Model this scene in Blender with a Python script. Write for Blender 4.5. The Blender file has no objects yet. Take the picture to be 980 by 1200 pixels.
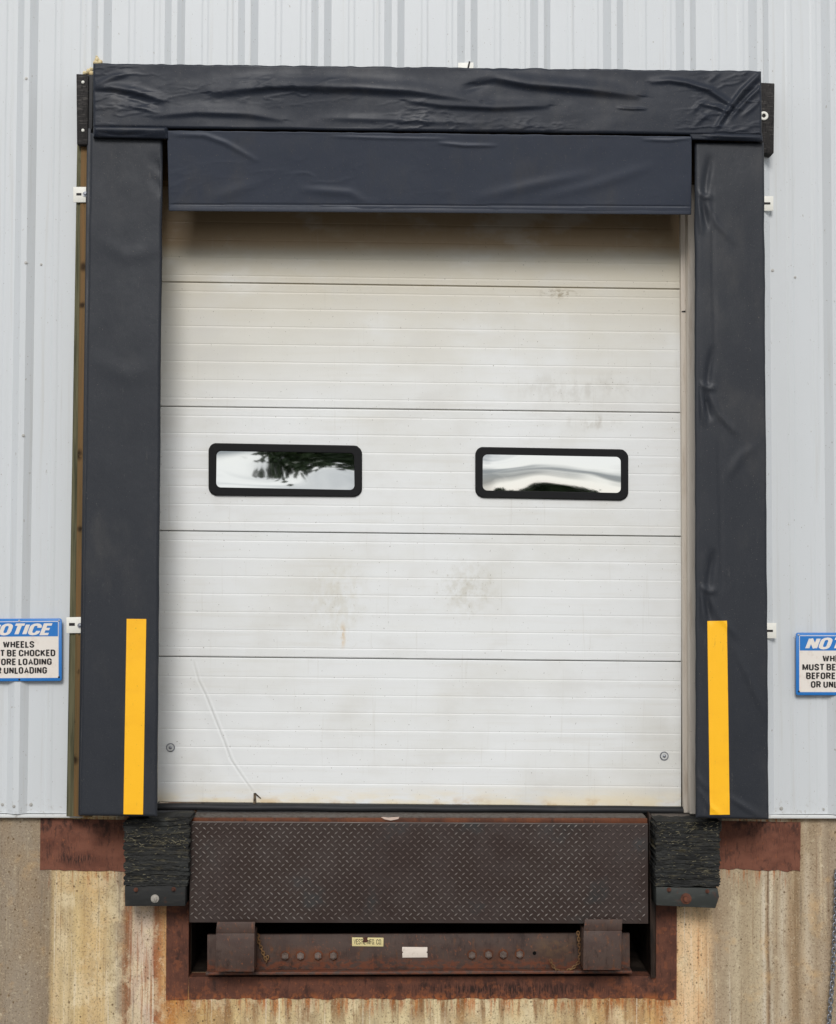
import bpy, bmesh, math, random
import numpy as np
from mathutils import Vector, Matrix, noise as mnoise

random.seed(7); RNG = np.random.default_rng(11)
sc = bpy.context.scene
COL = sc.collection

# ------------------------------------------------------------------ camera
F = 1700.0                                   # focal length in px of a 980x1200 frame
CAM = Vector((0.0, -6.03, 1.01))
PITCH, YAW, ROLL = 0.0424, 0.0118, 0.003
cam_d = bpy.data.cameras.new('camera'); cam = bpy.data.objects.new('camera', cam_d); COL.objects.link(cam)
cam_d.sensor_fit = 'VERTICAL'; cam_d.sensor_height = 24.0; cam_d.lens = F / 1200 * 24.0
cam_d.clip_start = 0.05; cam_d.clip_end = 2000
RM = (Matrix.Rotation(-YAW, 3, 'Z') @ Matrix.Rotation(math.pi/2 + PITCH, 3, 'X') @ Matrix.Rotation(ROLL, 3, 'Z'))
cam.matrix_world = Matrix.Translation(CAM) @ RM.to_4x4()
sc.camera = cam

# ------------------------------------------------------------------ world: overcast daylight
SUN_EL, SUN_AZ = math.radians(34), math.radians(-4)   # azimuth from straight out of the wall, minus = to the left
W = bpy.data.worlds.new('World'); sc.world = W; W.use_nodes = True
nt = W.node_tree; nt.nodes.clear()
def wn(t, **k):
    n = nt.nodes.new(t)
    for a, b in k.items(): setattr(n, a, b)
    return n
wo = wn('ShaderNodeOutputWorld'); bg = wn('ShaderNodeBackground'); bg.inputs['Strength'].default_value = 0.095
sky = wn('ShaderNodeTexSky', sky_type='NISHITA', sun_disc=False)
sky.sun_elevation = SUN_EL; sky.sun_rotation = math.pi + SUN_AZ; sky.dust_density = 1.2
tc = wn('ShaderNodeTexCoord'); mp = wn('ShaderNodeMapping'); mp.inputs['Scale'].default_value = (3.2, 3.2, 8.0)
nz = wn('ShaderNodeTexNoise'); nz.inputs['Scale'].default_value = 2.2; nz.inputs['Detail'].default_value = 5; nz.inputs['Distortion'].default_value = .6
cr = wn('ShaderNodeValToRGB')
cr.color_ramp.elements[0].position = .40; cr.color_ramp.elements[0].color = (1.5, 1.9, 2.5, 1)
cr.color_ramp.elements[1].position = .60; cr.color_ramp.elements[1].color = (9.4, 9.5, 9.6, 1)
mx = wn('ShaderNodeMix', data_type='RGBA'); mx.inputs['Factor'].default_value = .86
nt.links.new(tc.outputs['Generated'], mp.inputs['Vector']); nt.links.new(mp.outputs['Vector'], nz.inputs['Vector'])
nt.links.new(nz.outputs['Fac'], cr.inputs['Fac'])
nt.links.new(sky.outputs['Color'], mx.inputs[6]); nt.links.new(cr.outputs['Color'], mx.inputs[7])
nt.links.new(mx.outputs[2], bg.inputs['Color']); nt.links.new(bg.outputs['Background'], wo.inputs['Surface'])

sun_d = bpy.data.lights.new('sun', 'SUN'); sun_d.energy = 1.5; sun_d.angle = math.radians(20); sun_d.color = (1.0, .975, .95)
sun = bpy.data.objects.new('sun', sun_d); COL.objects.link(sun)
sdir = Vector((math.sin(SUN_AZ)*math.cos(SUN_EL), -math.cos(SUN_AZ)*math.cos(SUN_EL), math.sin(SUN_EL)))
sun.rotation_euler = sdir.to_track_quat('Z', 'Y').to_euler()
sun.location = sdir * 20
sc.view_settings.view_transform = 'Standard'; sc.view_settings.look = 'None'
sc.view_settings.gamma = 1; sc.view_settings.use_curve_mapping = False
sc.view_settings.exposure = 0.5

# ------------------------------------------------------------------ helpers
def at(px, py, Y):
    """a measured point of the photograph, put on the vertical plane at depth Y"""
    d = RM @ Vector(((px - 490) / F, -(py - 600) / F, -1))
    t = (Y - CAM.y) / d.y
    return CAM + d * t
R3 = np.array(RM)
def at_np(px, py, Y):
    d = np.stack([(px-490)/F, -(py-600)/F, -np.ones_like(px)], -1) @ R3.T
    t = (Y - CAM.y) / d[..., 1]
    return np.array(CAM) + d * t[..., None]
def xw(px, py, Y): return at(px, py, Y).x
def zw(px, py, Y): return at(px, py, Y).z

def s2l(v):
    v /= 255.0
    return v/12.92 if v <= .04045 else ((v+.055)/1.055)**2.4
def c(r, g, b): return (s2l(r), s2l(g), s2l(b), 1)

def root_of(o):
    while o.parent: o = o.parent
    return o
def obj(name, verts, faces, mat, parent=None, smooth=False, angle=None):
    me = bpy.data.meshes.new(name)
    off = root_of(parent).location if parent else Vector((0, 0, 0))
    v = np.asarray(verts, float) - np.array(off)
    me.from_pydata(v.tolist(), [], faces); me.update()
    o = bpy.data.objects.new(name, me); COL.objects.link(o)
    if mat: me.materials.append(mat)
    if parent: o.parent = parent
    if smooth: me.shade_smooth()
    if angle: me.set_sharp_from_angle(angle=math.radians(angle))
    return o
def bm_obj(name, bm, mat, parent=None, smooth=False, angle=None):
    bm.verts.ensure_lookup_table(); bm.verts.index_update()
    bmesh.ops.recalc_face_normals(bm, faces=bm.faces)
    v = [x.co[:] for x in bm.verts]; f = [[a.index for a in g.verts] for g in bm.faces]
    bm.free()
    return obj(name, v, f, mat, parent, smooth, angle)
def thing(name, label, cat, loc, group=None):
    o = bpy.data.objects.new(name, None); COL.objects.link(o); o.location = Vector(loc); o.empty_display_size = .1
    o['label'] = label; o['category'] = cat
    if group: o['group'] = group
    return o
def add_prism(bm, pts, depth, bevel=0.0, seg=2, dirv=(0, 1, 0), jitter=0):
    """front polygon (world points) pushed back by depth"""
    dv = Vector(dirv) * depth
    a = [bm.verts.new(p) for p in pts]; b = [bm.verts.new(Vector(p) + dv) for p in pts]
    n = len(pts); fs = [bm.faces.new(a), bm.faces.new(b[::-1])]
    for i in range(n):
        j = (i+1) % n; fs.append(bm.faces.new((a[j], a[i], b[i], b[j])))
    if bevel:
        es = {e for f in fs for e in f.edges}
        bmesh.ops.bevel(bm, geom=list(es), offset=bevel, segments=seg, affect='EDGES', profile=.5)
def slab(name, poly, Y, depth, mat, parent, bevel=.002, seg=2):
    bm = bmesh.new(); add_prism(bm, [at(x, y, Y) for x, y in poly], depth, bevel, seg)
    return bm_obj(name, bm, mat, parent, True, 40)
def rect(x0, y0, x1, y1, dyr=0.0): return [(x0, y0), (x1, y0+dyr), (x1, y1+dyr), (x0, y1)]
def add_box(bm, lo, hi, bevel=0):
    x0, y0, z0 = lo; x1, y1, z1 = hi
    add_prism(bm, [Vector((x0, y0, z0)), Vector((x1, y0, z0)), Vector((x1, y0, z1)), Vector((x0, y0, z1))], y1-y0, bevel)
def add_cyl(bm, p, axis, r, h, n=20, bevel=0, r2=None):
    ax = Vector(axis).normalized(); m = ax.to_track_quat('Z', 'Y').to_matrix().to_4x4(); m.translation = Vector(p) + ax*h/2
    g = bmesh.ops.create_cone(bm, cap_ends=True, segments=n, radius1=r, radius2=r if r2 is None else r2, depth=h, matrix=m)
    if bevel:
        es = {e for v in g['verts'] for e in v.link_edges if abs((e.verts[0].co-e.verts[1].co).normalized().dot(ax)) < .1}
        bmesh.ops.bevel(bm, geom=list(es), offset=bevel, segments=2, affect='EDGES')
def add_dome(bm, p, r, flat=.5, n=14):
    m = Matrix.Translation(p) @ Matrix.Diagonal((1, flat, 1, 1))
    bmesh.ops.create_uvsphere(bm, u_segments=n, v_segments=8, radius=r, matrix=m)

def vnoise(x, y, seed=0):
    x = np.asarray(x, float); y = np.asarray(y, float)
    def h(i, j):
        n = np.sin(i*127.1 + j*311.7 + seed*74.7) * 43758.5453
        return n - np.floor(n)
    i = np.floor(x); j = np.floor(y); fx = x-i; fy = y-j
    fx = fx*fx*(3-2*fx); fy = fy*fy*(3-2*fy)
    return (h(i, j)*(1-fx)+h(i+1, j)*fx)*(1-fy) + (h(i, j+1)*(1-fx)+h(i+1, j+1)*fx)*fy
def fbm(x, y, seed=0, oct=4):
    s = 0; a = .5
    for k in range(oct):
        s = s + a*(vnoise(x*2**k, y*2**k, seed+k)-.5); a *= .5
    return s

def fold(px, py, pts, w, amp, up=1.0, lo=1.0):
    """a crease along a polyline: gaussian ridge, wider on one side, fading to its ends"""
    best = np.full(px.shape, 1e9); val = np.zeros(px.shape)
    seg = [(np.array(pts[i], float), np.array(pts[i+1], float)) for i in range(len(pts)-1)]
    L = [np.linalg.norm(b-a) for a, b in seg]; tot = sum(L); acc = 0
    for (a, b), l in zip(seg, L):
        d = (b-a)/l
        t = np.clip((px-a[0])*d[0]+(py-a[1])*d[1], 0, l)
        qx = px-(a[0]+d[0]*t); qy = py-(a[1]+d[1]*t)
        dist = np.hypot(qx, qy); side = np.where(d[0]*qy - d[1]*qx > 0, lo, up)
        s = (acc+t)/tot
        v = amp*np.exp(-(dist/(w*side))**2) * np.clip(np.sin(np.pi*np.clip(.04+s*.92, 0, 1)), 0, 1)**.6
        m = dist < best; val = np.where(m, v, val); best = np.where(m, dist, best); acc += l
    return val

# ------------------------------------------------------------------ materials
def mat(name, base, rough=.6, spec=.5, metal=0.0, layers=(), bump=(), coat=0.0, rvar=None, ramps=None):
    m = bpy.data.materials.new(name); m.use_nodes = True
    t = m.node_tree; b = t.nodes['Principled BSDF']
    b.inputs['Roughness'].default_value = rough; b.inputs['Specular IOR Level'].default_value = spec
    b.inputs['Metallic'].default_value = metal; b.inputs['Coat Weight'].default_value = coat
    N = t.nodes.new; L = t.links.new
    geo = N('ShaderNodeNewGeometry'); pos = geo.outputs['Position']
    def mth(op, a, bb=None, cl=False):
        n = N('ShaderNodeMath'); n.operation = op; n.use_clamp = cl
        for i, v in enumerate((a, bb)):
            if v is None: continue
            if isinstance(v, (int, float)): n.inputs[i].default_value = v
            else: L(v, n.inputs[i])
        return n.outputs[0]
    def mrange(v, a, z, o0=0, o1=1, smooth=True):
        n = N('ShaderNodeMapRange'); n.interpolation_type = 'SMOOTHSTEP' if smooth else 'LINEAR'
        n.inputs['From Min'].default_value = a; n.inputs['From Max'].default_value = z
        n.inputs['To Min'].default_value = o0; n.inputs['To Max'].default_value = o1
        L(v, n.inputs['Value']); return n.outputs['Result']
    def mapped(scale, off=(0, 0, 0)):
        n = N('ShaderNodeMapping'); n.inputs['Scale'].default_value = scale; n.inputs['Location'].default_value = off
        L(pos, n.inputs['Vector']); return n.outputs['Vector']
    def tex(ly):
        sc_ = ly.get('scale', (1, 1, 1))
        if isinstance(sc_, (int, float)): sc_ = (sc_,)*3
        v = mapped(sc_, ly.get('off', (0, 0, 0)))
        k = ly.get('kind', 'noise')
        if k == 'noise':
            n = N('ShaderNodeTexNoise'); n.inputs['Scale'].default_value = 1; n.inputs['Detail'].default_value = ly.get('detail', 5)
            n.inputs['Roughness'].default_value = ly.get('nrough', .6); n.inputs['Distortion'].default_value = ly.get('dist', 0)
            L(v, n.inputs['Vector']); return n.outputs['Fac']
        n = N('ShaderNodeTexVoronoi'); n.inputs['Scale'].default_value = 1; n.inputs['Randomness'].default_value = 1
        L(v, n.inputs['Vector']); return n.outputs['Distance']
    sep = N('ShaderNodeSeparateXYZ'); L(pos, sep.inputs[0])
    cur = None
    if ramps:
        # colour bands of old run-off along the wall, wavering with height
        wob = N('ShaderNodeTexNoise'); wob.inputs['Scale'].default_value = 1; wob.inputs['Detail'].default_value = 8
        L(mapped((14, 0, 2.6)), wob.inputs['Vector'])
        xx = mth('ADD', sep.outputs['X'], mth('MULTIPLY', mth('SUBTRACT', wob.outputs['Fac'], .5), .030))
        for x0, x1, stops in ramps:
            r = N('ShaderNodeValToRGB'); e = r.color_ramp.elements
            L(mrange(xx, x0, x1, smooth=False), r.inputs['Fac'])
            stops = [(min(max((s-x0)/(x1-x0), 0), 1), col) for s, col in stops]
            e[0].position, e[0].color = stops[0]; e[1].position, e[1].color = stops[-1]
            for p_, col in stops[1:-1]:
                q = e.new(p_); q.color = col
            if cur is None: cur = r.outputs['Color']
            else:
                mxn = N('ShaderNodeMix'); mxn.data_type = 'RGBA'
                L(mrange(xx, x0, x0+.004), mxn.inputs['Factor']); L(cur, mxn.inputs[6]); L(r.outputs['Color'], mxn.inputs[7]); cur = mxn.outputs[2]
    else:
        rgb = N('ShaderNodeRGB'); rgb.outputs[0].default_value = base; cur = rgb.outputs[0]
    for ly in layers:
        f = None
        if ly.get('scale') is not None or ly.get('kind') == 'voronoi':
            f = mrange(tex(ly), ly.get('lo', .45), ly.get('hi', .65))
        if 'blob' in ly:
            bx, bz, rx, rz = ly['blob']
            v = N('ShaderNodeVectorMath'); v.operation = 'SUBTRACT'; L(pos, v.inputs[0]); v.inputs[1].default_value = (bx, 0, bz)
            v2 = N('ShaderNodeVectorMath'); v2.operation = 'MULTIPLY'; L(v.outputs[0], v2.inputs[0]); v2.inputs[1].default_value = (1/rx, 0, 1/rz)
            v3 = N('ShaderNodeVectorMath'); v3.operation = 'LENGTH'; L(v2.outputs[0], v3.inputs[0])
            g = mrange(v3.outputs['Value'], 1, .15); f = g if f is None else mth('MULTIPLY', f, g)
        if 'zband' in ly:
            z0, z1 = ly['zband']; g = mrange(sep.outputs['Z'], z0, z1); f = g if f is None else mth('MULTIPLY', f, g)
        if 'zband2' in ly:
            z0, z1 = ly['zband2']; f = mth('MULTIPLY', f, mrange(sep.outputs['Z'], z0, z1))
        if 'xband' in ly:
            x0, x1, x2, x3 = ly['xband']
            f = mth('MULTIPLY', f, mth('MULTIPLY', mrange(sep.outputs['X'], x0, x1), mrange(sep.outputs['X'], x3, x2)))
        f = mth('MULTIPLY', f, ly.get('amt', 1.0), True)
        mxn = N('ShaderNodeMix'); mxn.data_type = 'RGBA'
        L(f, mxn.inputs['Factor']); L(cur, mxn.inputs[6]); mxn.inputs[7].default_value = ly['col']; cur = mxn.outputs[2]
    L(cur, b.inputs['Base Color'])
    nrm = None
    for bp in bump:
        n = N('ShaderNodeBump'); n.inputs['Strength'].default_value = bp.get('amt', .3); n.inputs['Distance'].default_value = bp.get('h', .004)
        L(tex(bp), n.inputs['Height'])
        if nrm is not None: L(nrm, n.inputs['Normal'])
        nrm = n.outputs['Normal']
    if nrm is not None: L(nrm, b.inputs['Normal'])
    if rvar:
        L(mrange(tex(rvar), rvar.get('lo', .3), rvar.get('hi', .7), rvar['r0'], rvar['r1']), b.inputs['Roughness'])
    return m

M = {}
M['siding'] = mat('white_siding_paint', c(204, 207, 208), .42, .45, layers=[
    dict(col=c(182, 180, 172), scale=(34, 2, .9), detail=7, lo=.54, hi=.70, amt=.35),
    dict(col=c(196, 199, 198), scale=(2.2, 2, .7), lo=.42, hi=.75, amt=.35),
    dict(col=c(140, 130, 114), scale=(75, 20, 34), detail=3, lo=.68, hi=.74, amt=.6),
    dict(col=c(150, 140, 124), scale=(55, 5, 50), detail=8, nrough=.7, lo=.54, hi=.68, amt=.6, zband=(zw(30, 925, 0), zw(30, 953, 0))),
    dict(col=c(120, 108, 92), scale=(160, 40, 90), detail=1, lo=.735, hi=.77, amt=.6),
    dict(col=c(175, 172, 165), scale=(50, 2, 1.5), lo=.6, hi=.8, amt=.35)],
    bump=[dict(scale=(3, 1, 1.2), amt=.25, h=.006, detail=2)])
M['flashing'] = mat('white_trim_metal', c(214, 215, 212), .4, .5, layers=[dict(col=c(120, 105, 90), scale=(40, 20, 40), lo=.58, hi=.72, amt=.6)])
M['screw'] = mat('screw_metal', c(176, 174, 168), .4, .5, .2)
M['washer'] = mat('door_washer', c(200, 201, 198), .4, .5, 0)
M['black'] = mat('black_void', c(14, 13, 12), .9, .1)
VINYL_B = [dict(scale=(7, 7, 7), amt=.14, h=.012, detail=3), dict(scale=(900, 900, 900), amt=.12, h=.0006, detail=1), dict(scale=(30, 30, 14), amt=.2, h=.004, detail=6)]
DUST = [dict(col=c(62, 62, 64), scale=(420, 420, 420), detail=1, lo=.5, hi=.7, amt=.35), dict(col=c(88, 86, 84), scale=(30, 30, 8), detail=8, nrough=.75, lo=.62, hi=.72, amt=.3), dict(col=c(74, 72, 70), scale=(6, 6, 3), lo=.5, hi=.8, amt=.4), dict(col=c(112, 106, 98), scale=(190, 190, 190), detail=1, lo=.73, hi=.77, amt=.55)]
M['vinyl'] = mat('charcoal_vinyl', c(38, 41, 47), .5, .3, layers=DUST, bump=VINYL_B, rvar=dict(scale=4, lo=.3, hi=.7, r0=.42, r1=.6))
M['vinyl_head'] = mat('black_vinyl', c(31, 36, 46), .5, .24, layers=DUST, bump=VINYL_B[:2], rvar=dict(scale=4, lo=.3, hi=.7, r0=.38, r1=.55))
M['vinyl_blue'] = mat('navy_vinyl', c(55, 60, 71), .55, .26, layers=DUST, bump=VINYL_B, rvar=dict(scale=4, lo=.3, hi=.7, r0=.42, r1=.6))
M['yellow'] = mat('yellow_vinyl', c(252, 188, 30), .5, .35, layers=[dict(col=c(238, 168, 30), scale=(5, 5, 9), lo=.45, hi=.8, amt=.5), dict(col=c(176, 132, 48), scale=(60, 50, 14), detail=8, nrough=.75, lo=.60, hi=.72, amt=.4), dict(col=c(120, 96, 50), scale=(120, 50, 120), detail=1, lo=.73, hi=.77, amt=.4)], bump=VINYL_B[:2])
M['post_wood'] = mat('treated_timber', c(112, 88, 58), .8, .2, layers=[
    dict(col=c(86, 74, 46), scale=(60, 30, 1.6), lo=.42, hi=.66, amt=.8), dict(col=c(124, 92, 54), scale=(90, 50, 2), lo=.5, hi=.7, amt=.6),
    dict(col=c(45, 36, 24), scale=(22, 20, 7), lo=.64, hi=.72, amt=.9), *[dict(col=c(38, 26, 15), scale=(60, 40, 40), lo=.3, hi=.5, amt=.9, blob=(xw(px, py, -.07), zw(px, py, -.07), .022, r)) for px, py, r in ((98, 313, .03), (97, 358, .02), (93, 533, .035), (95, 620, .02), (88, 890, .03))]], bump=[dict(scale=(120, 60, 4), amt=.4, h=.003)])
M['batten'] = mat('weathered_green_timber', c(104, 100, 76), .85, .2, layers=[dict(col=c(52, 54, 40), scale=(60, 30, 2.5), lo=.4, hi=.65, amt=.8), dict(col=c(110, 100, 74), scale=(110, 50, 3), lo=.55, hi=.72, amt=.6), dict(col=c(38, 32, 22), scale=(24, 20, 6), lo=.66, hi=.74, amt=.9)], bump=[dict(scale=(120, 60, 4), amt=.4, h=.003)])
M['weave'] = mat('reinforced_rubber', c(48, 46, 45), .85, .25, layers=[
    dict(col=c(96, 92, 88), scale=(25, 25, 260), detail=2, lo=.52, hi=.72, amt=.7), dict(col=c(22, 21, 21), scale=(180, 30, 40), detail=3, lo=.52, hi=.7, amt=.8)],
    bump=[dict(scale=(30, 30, 260), amt=.5, h=.003)])
M['plate_white'] = mat('white_bracket_paint', c(232, 230, 220), .45, .4, layers=[dict(col=c(190, 175, 140), scale=60, lo=.6, hi=.8, amt=.4)])
M['foam'] = mat('cream_spray_foam', c(214, 198, 158), .9, .2, layers=[dict(col=c(190, 150, 80), scale=30, lo=.5, hi=.7, amt=.6)], bump=[dict(scale=70, amt=.6, h=.006)])
M['rubber'] = mat('black_rubber', c(30, 31, 33), .6, .35, layers=[dict(col=c(58, 56, 54), scale=(10, 30, 60), lo=.5, hi=.75, amt=.5)])
M['gasket'] = mat('window_gasket', c(20, 20, 21), .75, .25)
M['jamb'] = mat('painted_jamb', c(206, 196, 182), .55, .35, layers=[dict(col=c(160, 140, 118), scale=(40, 40, 4), lo=.5, hi=.75, amt=.55), dict(col=c(120, 95, 70), scale=(60, 60, 40), lo=.68, hi=.75, amt=.6)])
def rust(name, a, b_, d, rough=.75, extra=()):
    return mat(name, a, rough, .3, layers=[dict(col=b_, scale=(9, 9, 14), lo=.4, hi=.65, amt=.9), dict(col=d, scale=(45, 45, 18), lo=.56, hi=.72, amt=.7),
        dict(col=c(40, 28, 24), scale=(17, 20, 9), detail=8, nrough=.7, lo=.54, hi=.68, amt=.7), dict(col=c(40, 27, 22), scale=(210, 40, 20), detail=6, lo=.56, hi=.72, amt=.55), dict(col=c(146, 86, 54), scale=(90, 90, 60), detail=6, lo=.58, hi=.72, amt=.5), *extra],
        bump=[dict(scale=60, amt=.3, h=.003), dict(scale=300, amt=.2, h=.001, detail=2)])
M['rust_plate'] = rust('rusty_embed_steel', c(118, 74, 57), c(96, 57, 43), c(62, 40, 33), .75, [dict(col=c(36, 26, 23), scale=(300, 40, 36), detail=6, lo=.46, hi=.56, amt=.85, blob=(xw(90, 1006, .018), zw(90, 1006, .018), .125, .032)), dict(col=c(48, 32, 27), scale=(40, 40, 26), detail=7, lo=.46, hi=.6, amt=.8, zband=(zw(500, 985, .018), zw(500, 962, .018)))])
M['rust_frame'] = rust('dark_rusty_steel', c(98, 60, 45), c(76, 46, 35), c(52, 33, 27), .75, [dict(col=c(30, 19, 15), scale=(190, 40, 26), detail=7, lo=.45, hi=.57, amt=.9, blob=(xw(590, 1160, .018), zw(590, 1160, .018), .62, .05)), dict(col=c(124, 72, 46), scale=(30, 30, 30), detail=7, lo=.52, hi=.66, amt=.6), dict(col=c(150, 86, 46), scale=(50, 30, 40), detail=8, lo=.44, hi=.6, amt=.85, zband=(zw(490, 1160, .018), zw(490, 1171, .018)))])
M['rust_beam'] = rust('brown_steel', c(78, 63, 56), c(68, 52, 46), c(98, 64, 42), .55, [dict(col=c(112, 66, 38), scale=(30, 30, 30), detail=7, lo=.3, hi=.6, amt=.65, blob=(xw(362, 1120, 0), zw(362, 1120, 0), .16, .05)), dict(col=c(104, 64, 40), scale=(30, 30, 30), detail=7, lo=.36, hi=.62, amt=.55, blob=(xw(580, 1120, 0), zw(580, 1120, 0), .15, .05)), dict(col=c(110, 84, 58), scale=(20, 30, 30), detail=6, lo=.35, hi=.6, amt=.5, blob=(xw(650, 1110, 0), zw(650, 1110, 0), .14, .07)), dict(col=c(112, 62, 40), scale=(30, 30, 60), detail=6, lo=.4, hi=.6, amt=.7, zband=(zw(500, 1128, -.1), zw(500, 1137, -.1)))])
M['nut'] = rust('weathered_nut', c(116, 102, 94), c(84, 70, 62), c(104, 72, 50), .5)
M['rust_edge'] = rust('orange_rusty_edge', c(104, 60, 38), c(76, 46, 33), c(128, 78, 48))
M['lug'] = mat('worn_highlit_lugs', c(158, 150, 142), .34, .5, .3, layers=[dict(col=c(128, 112, 104), scale=(3.5, 3, 1.2), lo=.42, hi=.62, amt=.8), dict(col=c(84, 72, 66), scale=30, lo=.5, hi=.7, amt=.6)])  # worn lugs, paled further so the colour carries their highlights
M['tread'] = mat('diamond_tread_steel', c(58, 46, 41), .34, .6, .15, layers=[
    dict(col=c(56, 44, 40), scale=(3.5, 3, 1.2), lo=.42, hi=.62, amt=.85), dict(col=c(54, 57, 57), scale=(5, 3, 5), lo=.55, hi=.7, amt=.7),
    dict(col=c(46, 34, 30), scale=(22, 10, 9), lo=.55, hi=.72, amt=.5)],
    bump=[dict(scale=220, amt=.15, h=.001, detail=2)], rvar=dict(scale=7, lo=.35, hi=.7, r0=.28, r1=.48))
M['deck'] = mat('deck_steel', c(96, 90, 84), .7, .3, layers=[dict(col=c(70, 60, 52), scale=60, lo=.4, hi=.65, amt=.8)], bump=[dict(scale=160, amt=.6, h=.003)])
M['pit'] = mat('pit_shaded_concrete', c(48, 40, 34), .95, .1, layers=[dict(col=c(28, 22, 18), scale=6, lo=.4, hi=.6)])  # the pit's inner shade is put into this dark colour
M['tag_yellow'] = mat('cream_tag', c(222, 206, 150), .5, .4, layers=[dict(col=c(150, 120, 70), scale=90, lo=.6, hi=.75, amt=.5)])
M['tag_white'] = mat('pale_tag', c(222, 210, 196), .5, .4, layers=[dict(col=c(170, 150, 130), scale=70, lo=.5, hi=.8, amt=.5)])
M['ink'] = mat('black_ink', c(38, 34, 33), .6, .3)
M['sign_blue'] = mat('sign_blue', c(38, 116, 190), .4, .4, layers=[dict(col=c(70, 138, 200), scale=30, lo=.55, hi=.8, amt=.4)])
M['sign_cream'] = mat('sign_cream', c(228, 220, 210), .45, .4, layers=[dict(col=c(206, 190, 176), scale=(40, 10, 30), lo=.5, hi=.75, amt=.5)])
M['galv'] = mat('galvanized_steel', c(150, 152, 158), .4, .5, .7, layers=[dict(col=c(110, 110, 112), scale=60, lo=.45, hi=.65)])
M['bright'] = mat('bright_zinc_bolt', c(176, 170, 160), .35, .5, .3, layers=[dict(col=c(90, 80, 70), scale=160, lo=.5, hi=.66, amt=.6)])
M['chain_rust'] = rust('rusty_chain', c(120, 90, 58), c(92, 62, 40), c(140, 108, 70))
M['cord'] = mat('frayed_tyre_cord', c(150, 142, 116), .9, .1, layers=[dict(col=c(84, 80, 66), scale=50, lo=.45, hi=.6, amt=.8)])
M['bumper_dark'] = mat('dark_retaining_bar', c(38, 38, 37), .7, .3, layers=[dict(col=c(58, 56, 52), scale=(14, 10, 60), detail=6, lo=.5, hi=.7, amt=.7), dict(col=c(74, 46, 34), scale=(30, 20, 30), lo=.64, hi=.74, amt=.6)], bump=[dict(scale=(20, 20, 90), amt=.4, h=.003)])
M['bumper_steel'] = mat('bumper_steel', c(52, 54, 51), .6, .35, .1, layers=[dict(col=c(76, 80, 76), scale=(14, 10, 40), lo=.5, hi=.7, amt=.6), dict(col=c(84, 50, 36), scale=(30, 20, 30), lo=.6, hi=.72, amt=.6)])
M['bumper_rubber'] = mat('laminated_rubber', c(46, 46, 44), .85, .25, layers=[
    dict(col=c(30, 30, 29), scale=(9, 20, 60), detail=6, lo=.42, hi=.6, amt=.9), dict(col=c(86, 80, 62), scale=(12, 30, 70), detail=7, nrough=.72, lo=.54, hi=.68, amt=.8),
    dict(col=c(150, 142, 116), scale=(40, 60, 110), detail=6, nrough=.75, lo=.62, hi=.70, amt=.75), dict(col=c(104, 94, 66), scale=(8, 8, 30), lo=.5, hi=.64, amt=.6, zband=(-.12, -.09), zband2=(-.06, -.09)), dict(col=c(56, 58, 56), scale=(9, 9, 9), lo=.5, hi=.7, amt=.4)],
    bump=[dict(scale=(12, 20, 90), amt=.5, h=.008, detail=7), dict(scale=(90, 60, 120), amt=.6, h=.005)])

# ------------------------------------------------------------------ the ground
GZ = -1.22
g_mat = mat('yard_asphalt', c(98, 96, 92), .9, .25, layers=[dict(col=c(70, 69, 67), scale=.6, lo=.4, hi=.65, amt=.7), dict(col=c(128, 124, 116), scale=60, detail=3, lo=.55, hi=.75, amt=.7)], bump=[dict(scale=80, amt=.5, h=.008)])
g = obj('ground', [(-300, -600, GZ), (300, -600, GZ), (300, 40, GZ), (-300, 40, GZ)], [(0, 1, 2, 3)], g_mat); g['kind'] = 'structure'

# ------------------------------------------------------------------ metal wall with its ribs
YC = .018                                     # concrete face
RIB_PX = [44.5, 131, 217, 304, 390, 475, 560, 645, 728, 815, 901]
rx = np.array([xw(p, 10, 0) for p in RIB_PX]); kk = np.arange(len(rx))
PIT, X0 = np.polyfit(kk, rx, 1)
print('rib pitch', PIT)
def profile(xa, xb):
    pts = []
    k0 = int(math.floor((xa-X0)/PIT))-1; k1 = int(math.ceil((xb-X0)/PIT))+1
    for k in range(k0, k1+1):
        e = X0 + k*PIT                        # right foot of the rib
        pts += [(e-.085, 0), (e-.053, -.022), (e-.030, -.022), (e, 0)]
        for q in (.085, .190):                # two shallow stiffeners in each pan
            pts += [(e+q-.016, 0), (e+q-.008, -.0018), (e+q+.008, -.0018), (e+q+.016, 0)]
    out = [(xa, 0)] + [p for p in pts if xa < p[0] < xb] + [(xb, 0)]
    return out
WX0, WX1, WZ1 = -7.0, 7.0, 5.4
OX0, OX1 = xw(140, 500, 0), xw(850, 500, 0)
OZ1 = zw(500, 130, 0)
ZB = zw(30, 953, 0)
wall = thing('metal_wall', 'white ribbed metal siding wall around the loading dock door', 'wall', (0, 0.03, ZB))
def siding(xa, xb, za, zb):
    pr = profile(xa, xb); n = len(pr); v = []; f = []
    rows = np.linspace(za, zb, 2)
    for z in rows:
        for x, y in pr: v.append((x, y, z))
    for z in (za, zb):
        pass
    for i in range(n-1): f.append((i, i+1, n+i+1, n+i))
    o = obj('siding_panel', v, f, M['siding'], wall)
    s = o.modifiers.new('thickness', 'SOLIDIFY'); s.thickness = .0012; s.offset = 1
    return o
siding(WX0, OX0, ZB, WZ1); siding(OX1, WX1, ZB, WZ1); siding(OX0, OX1, OZ1, WZ1)
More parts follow.
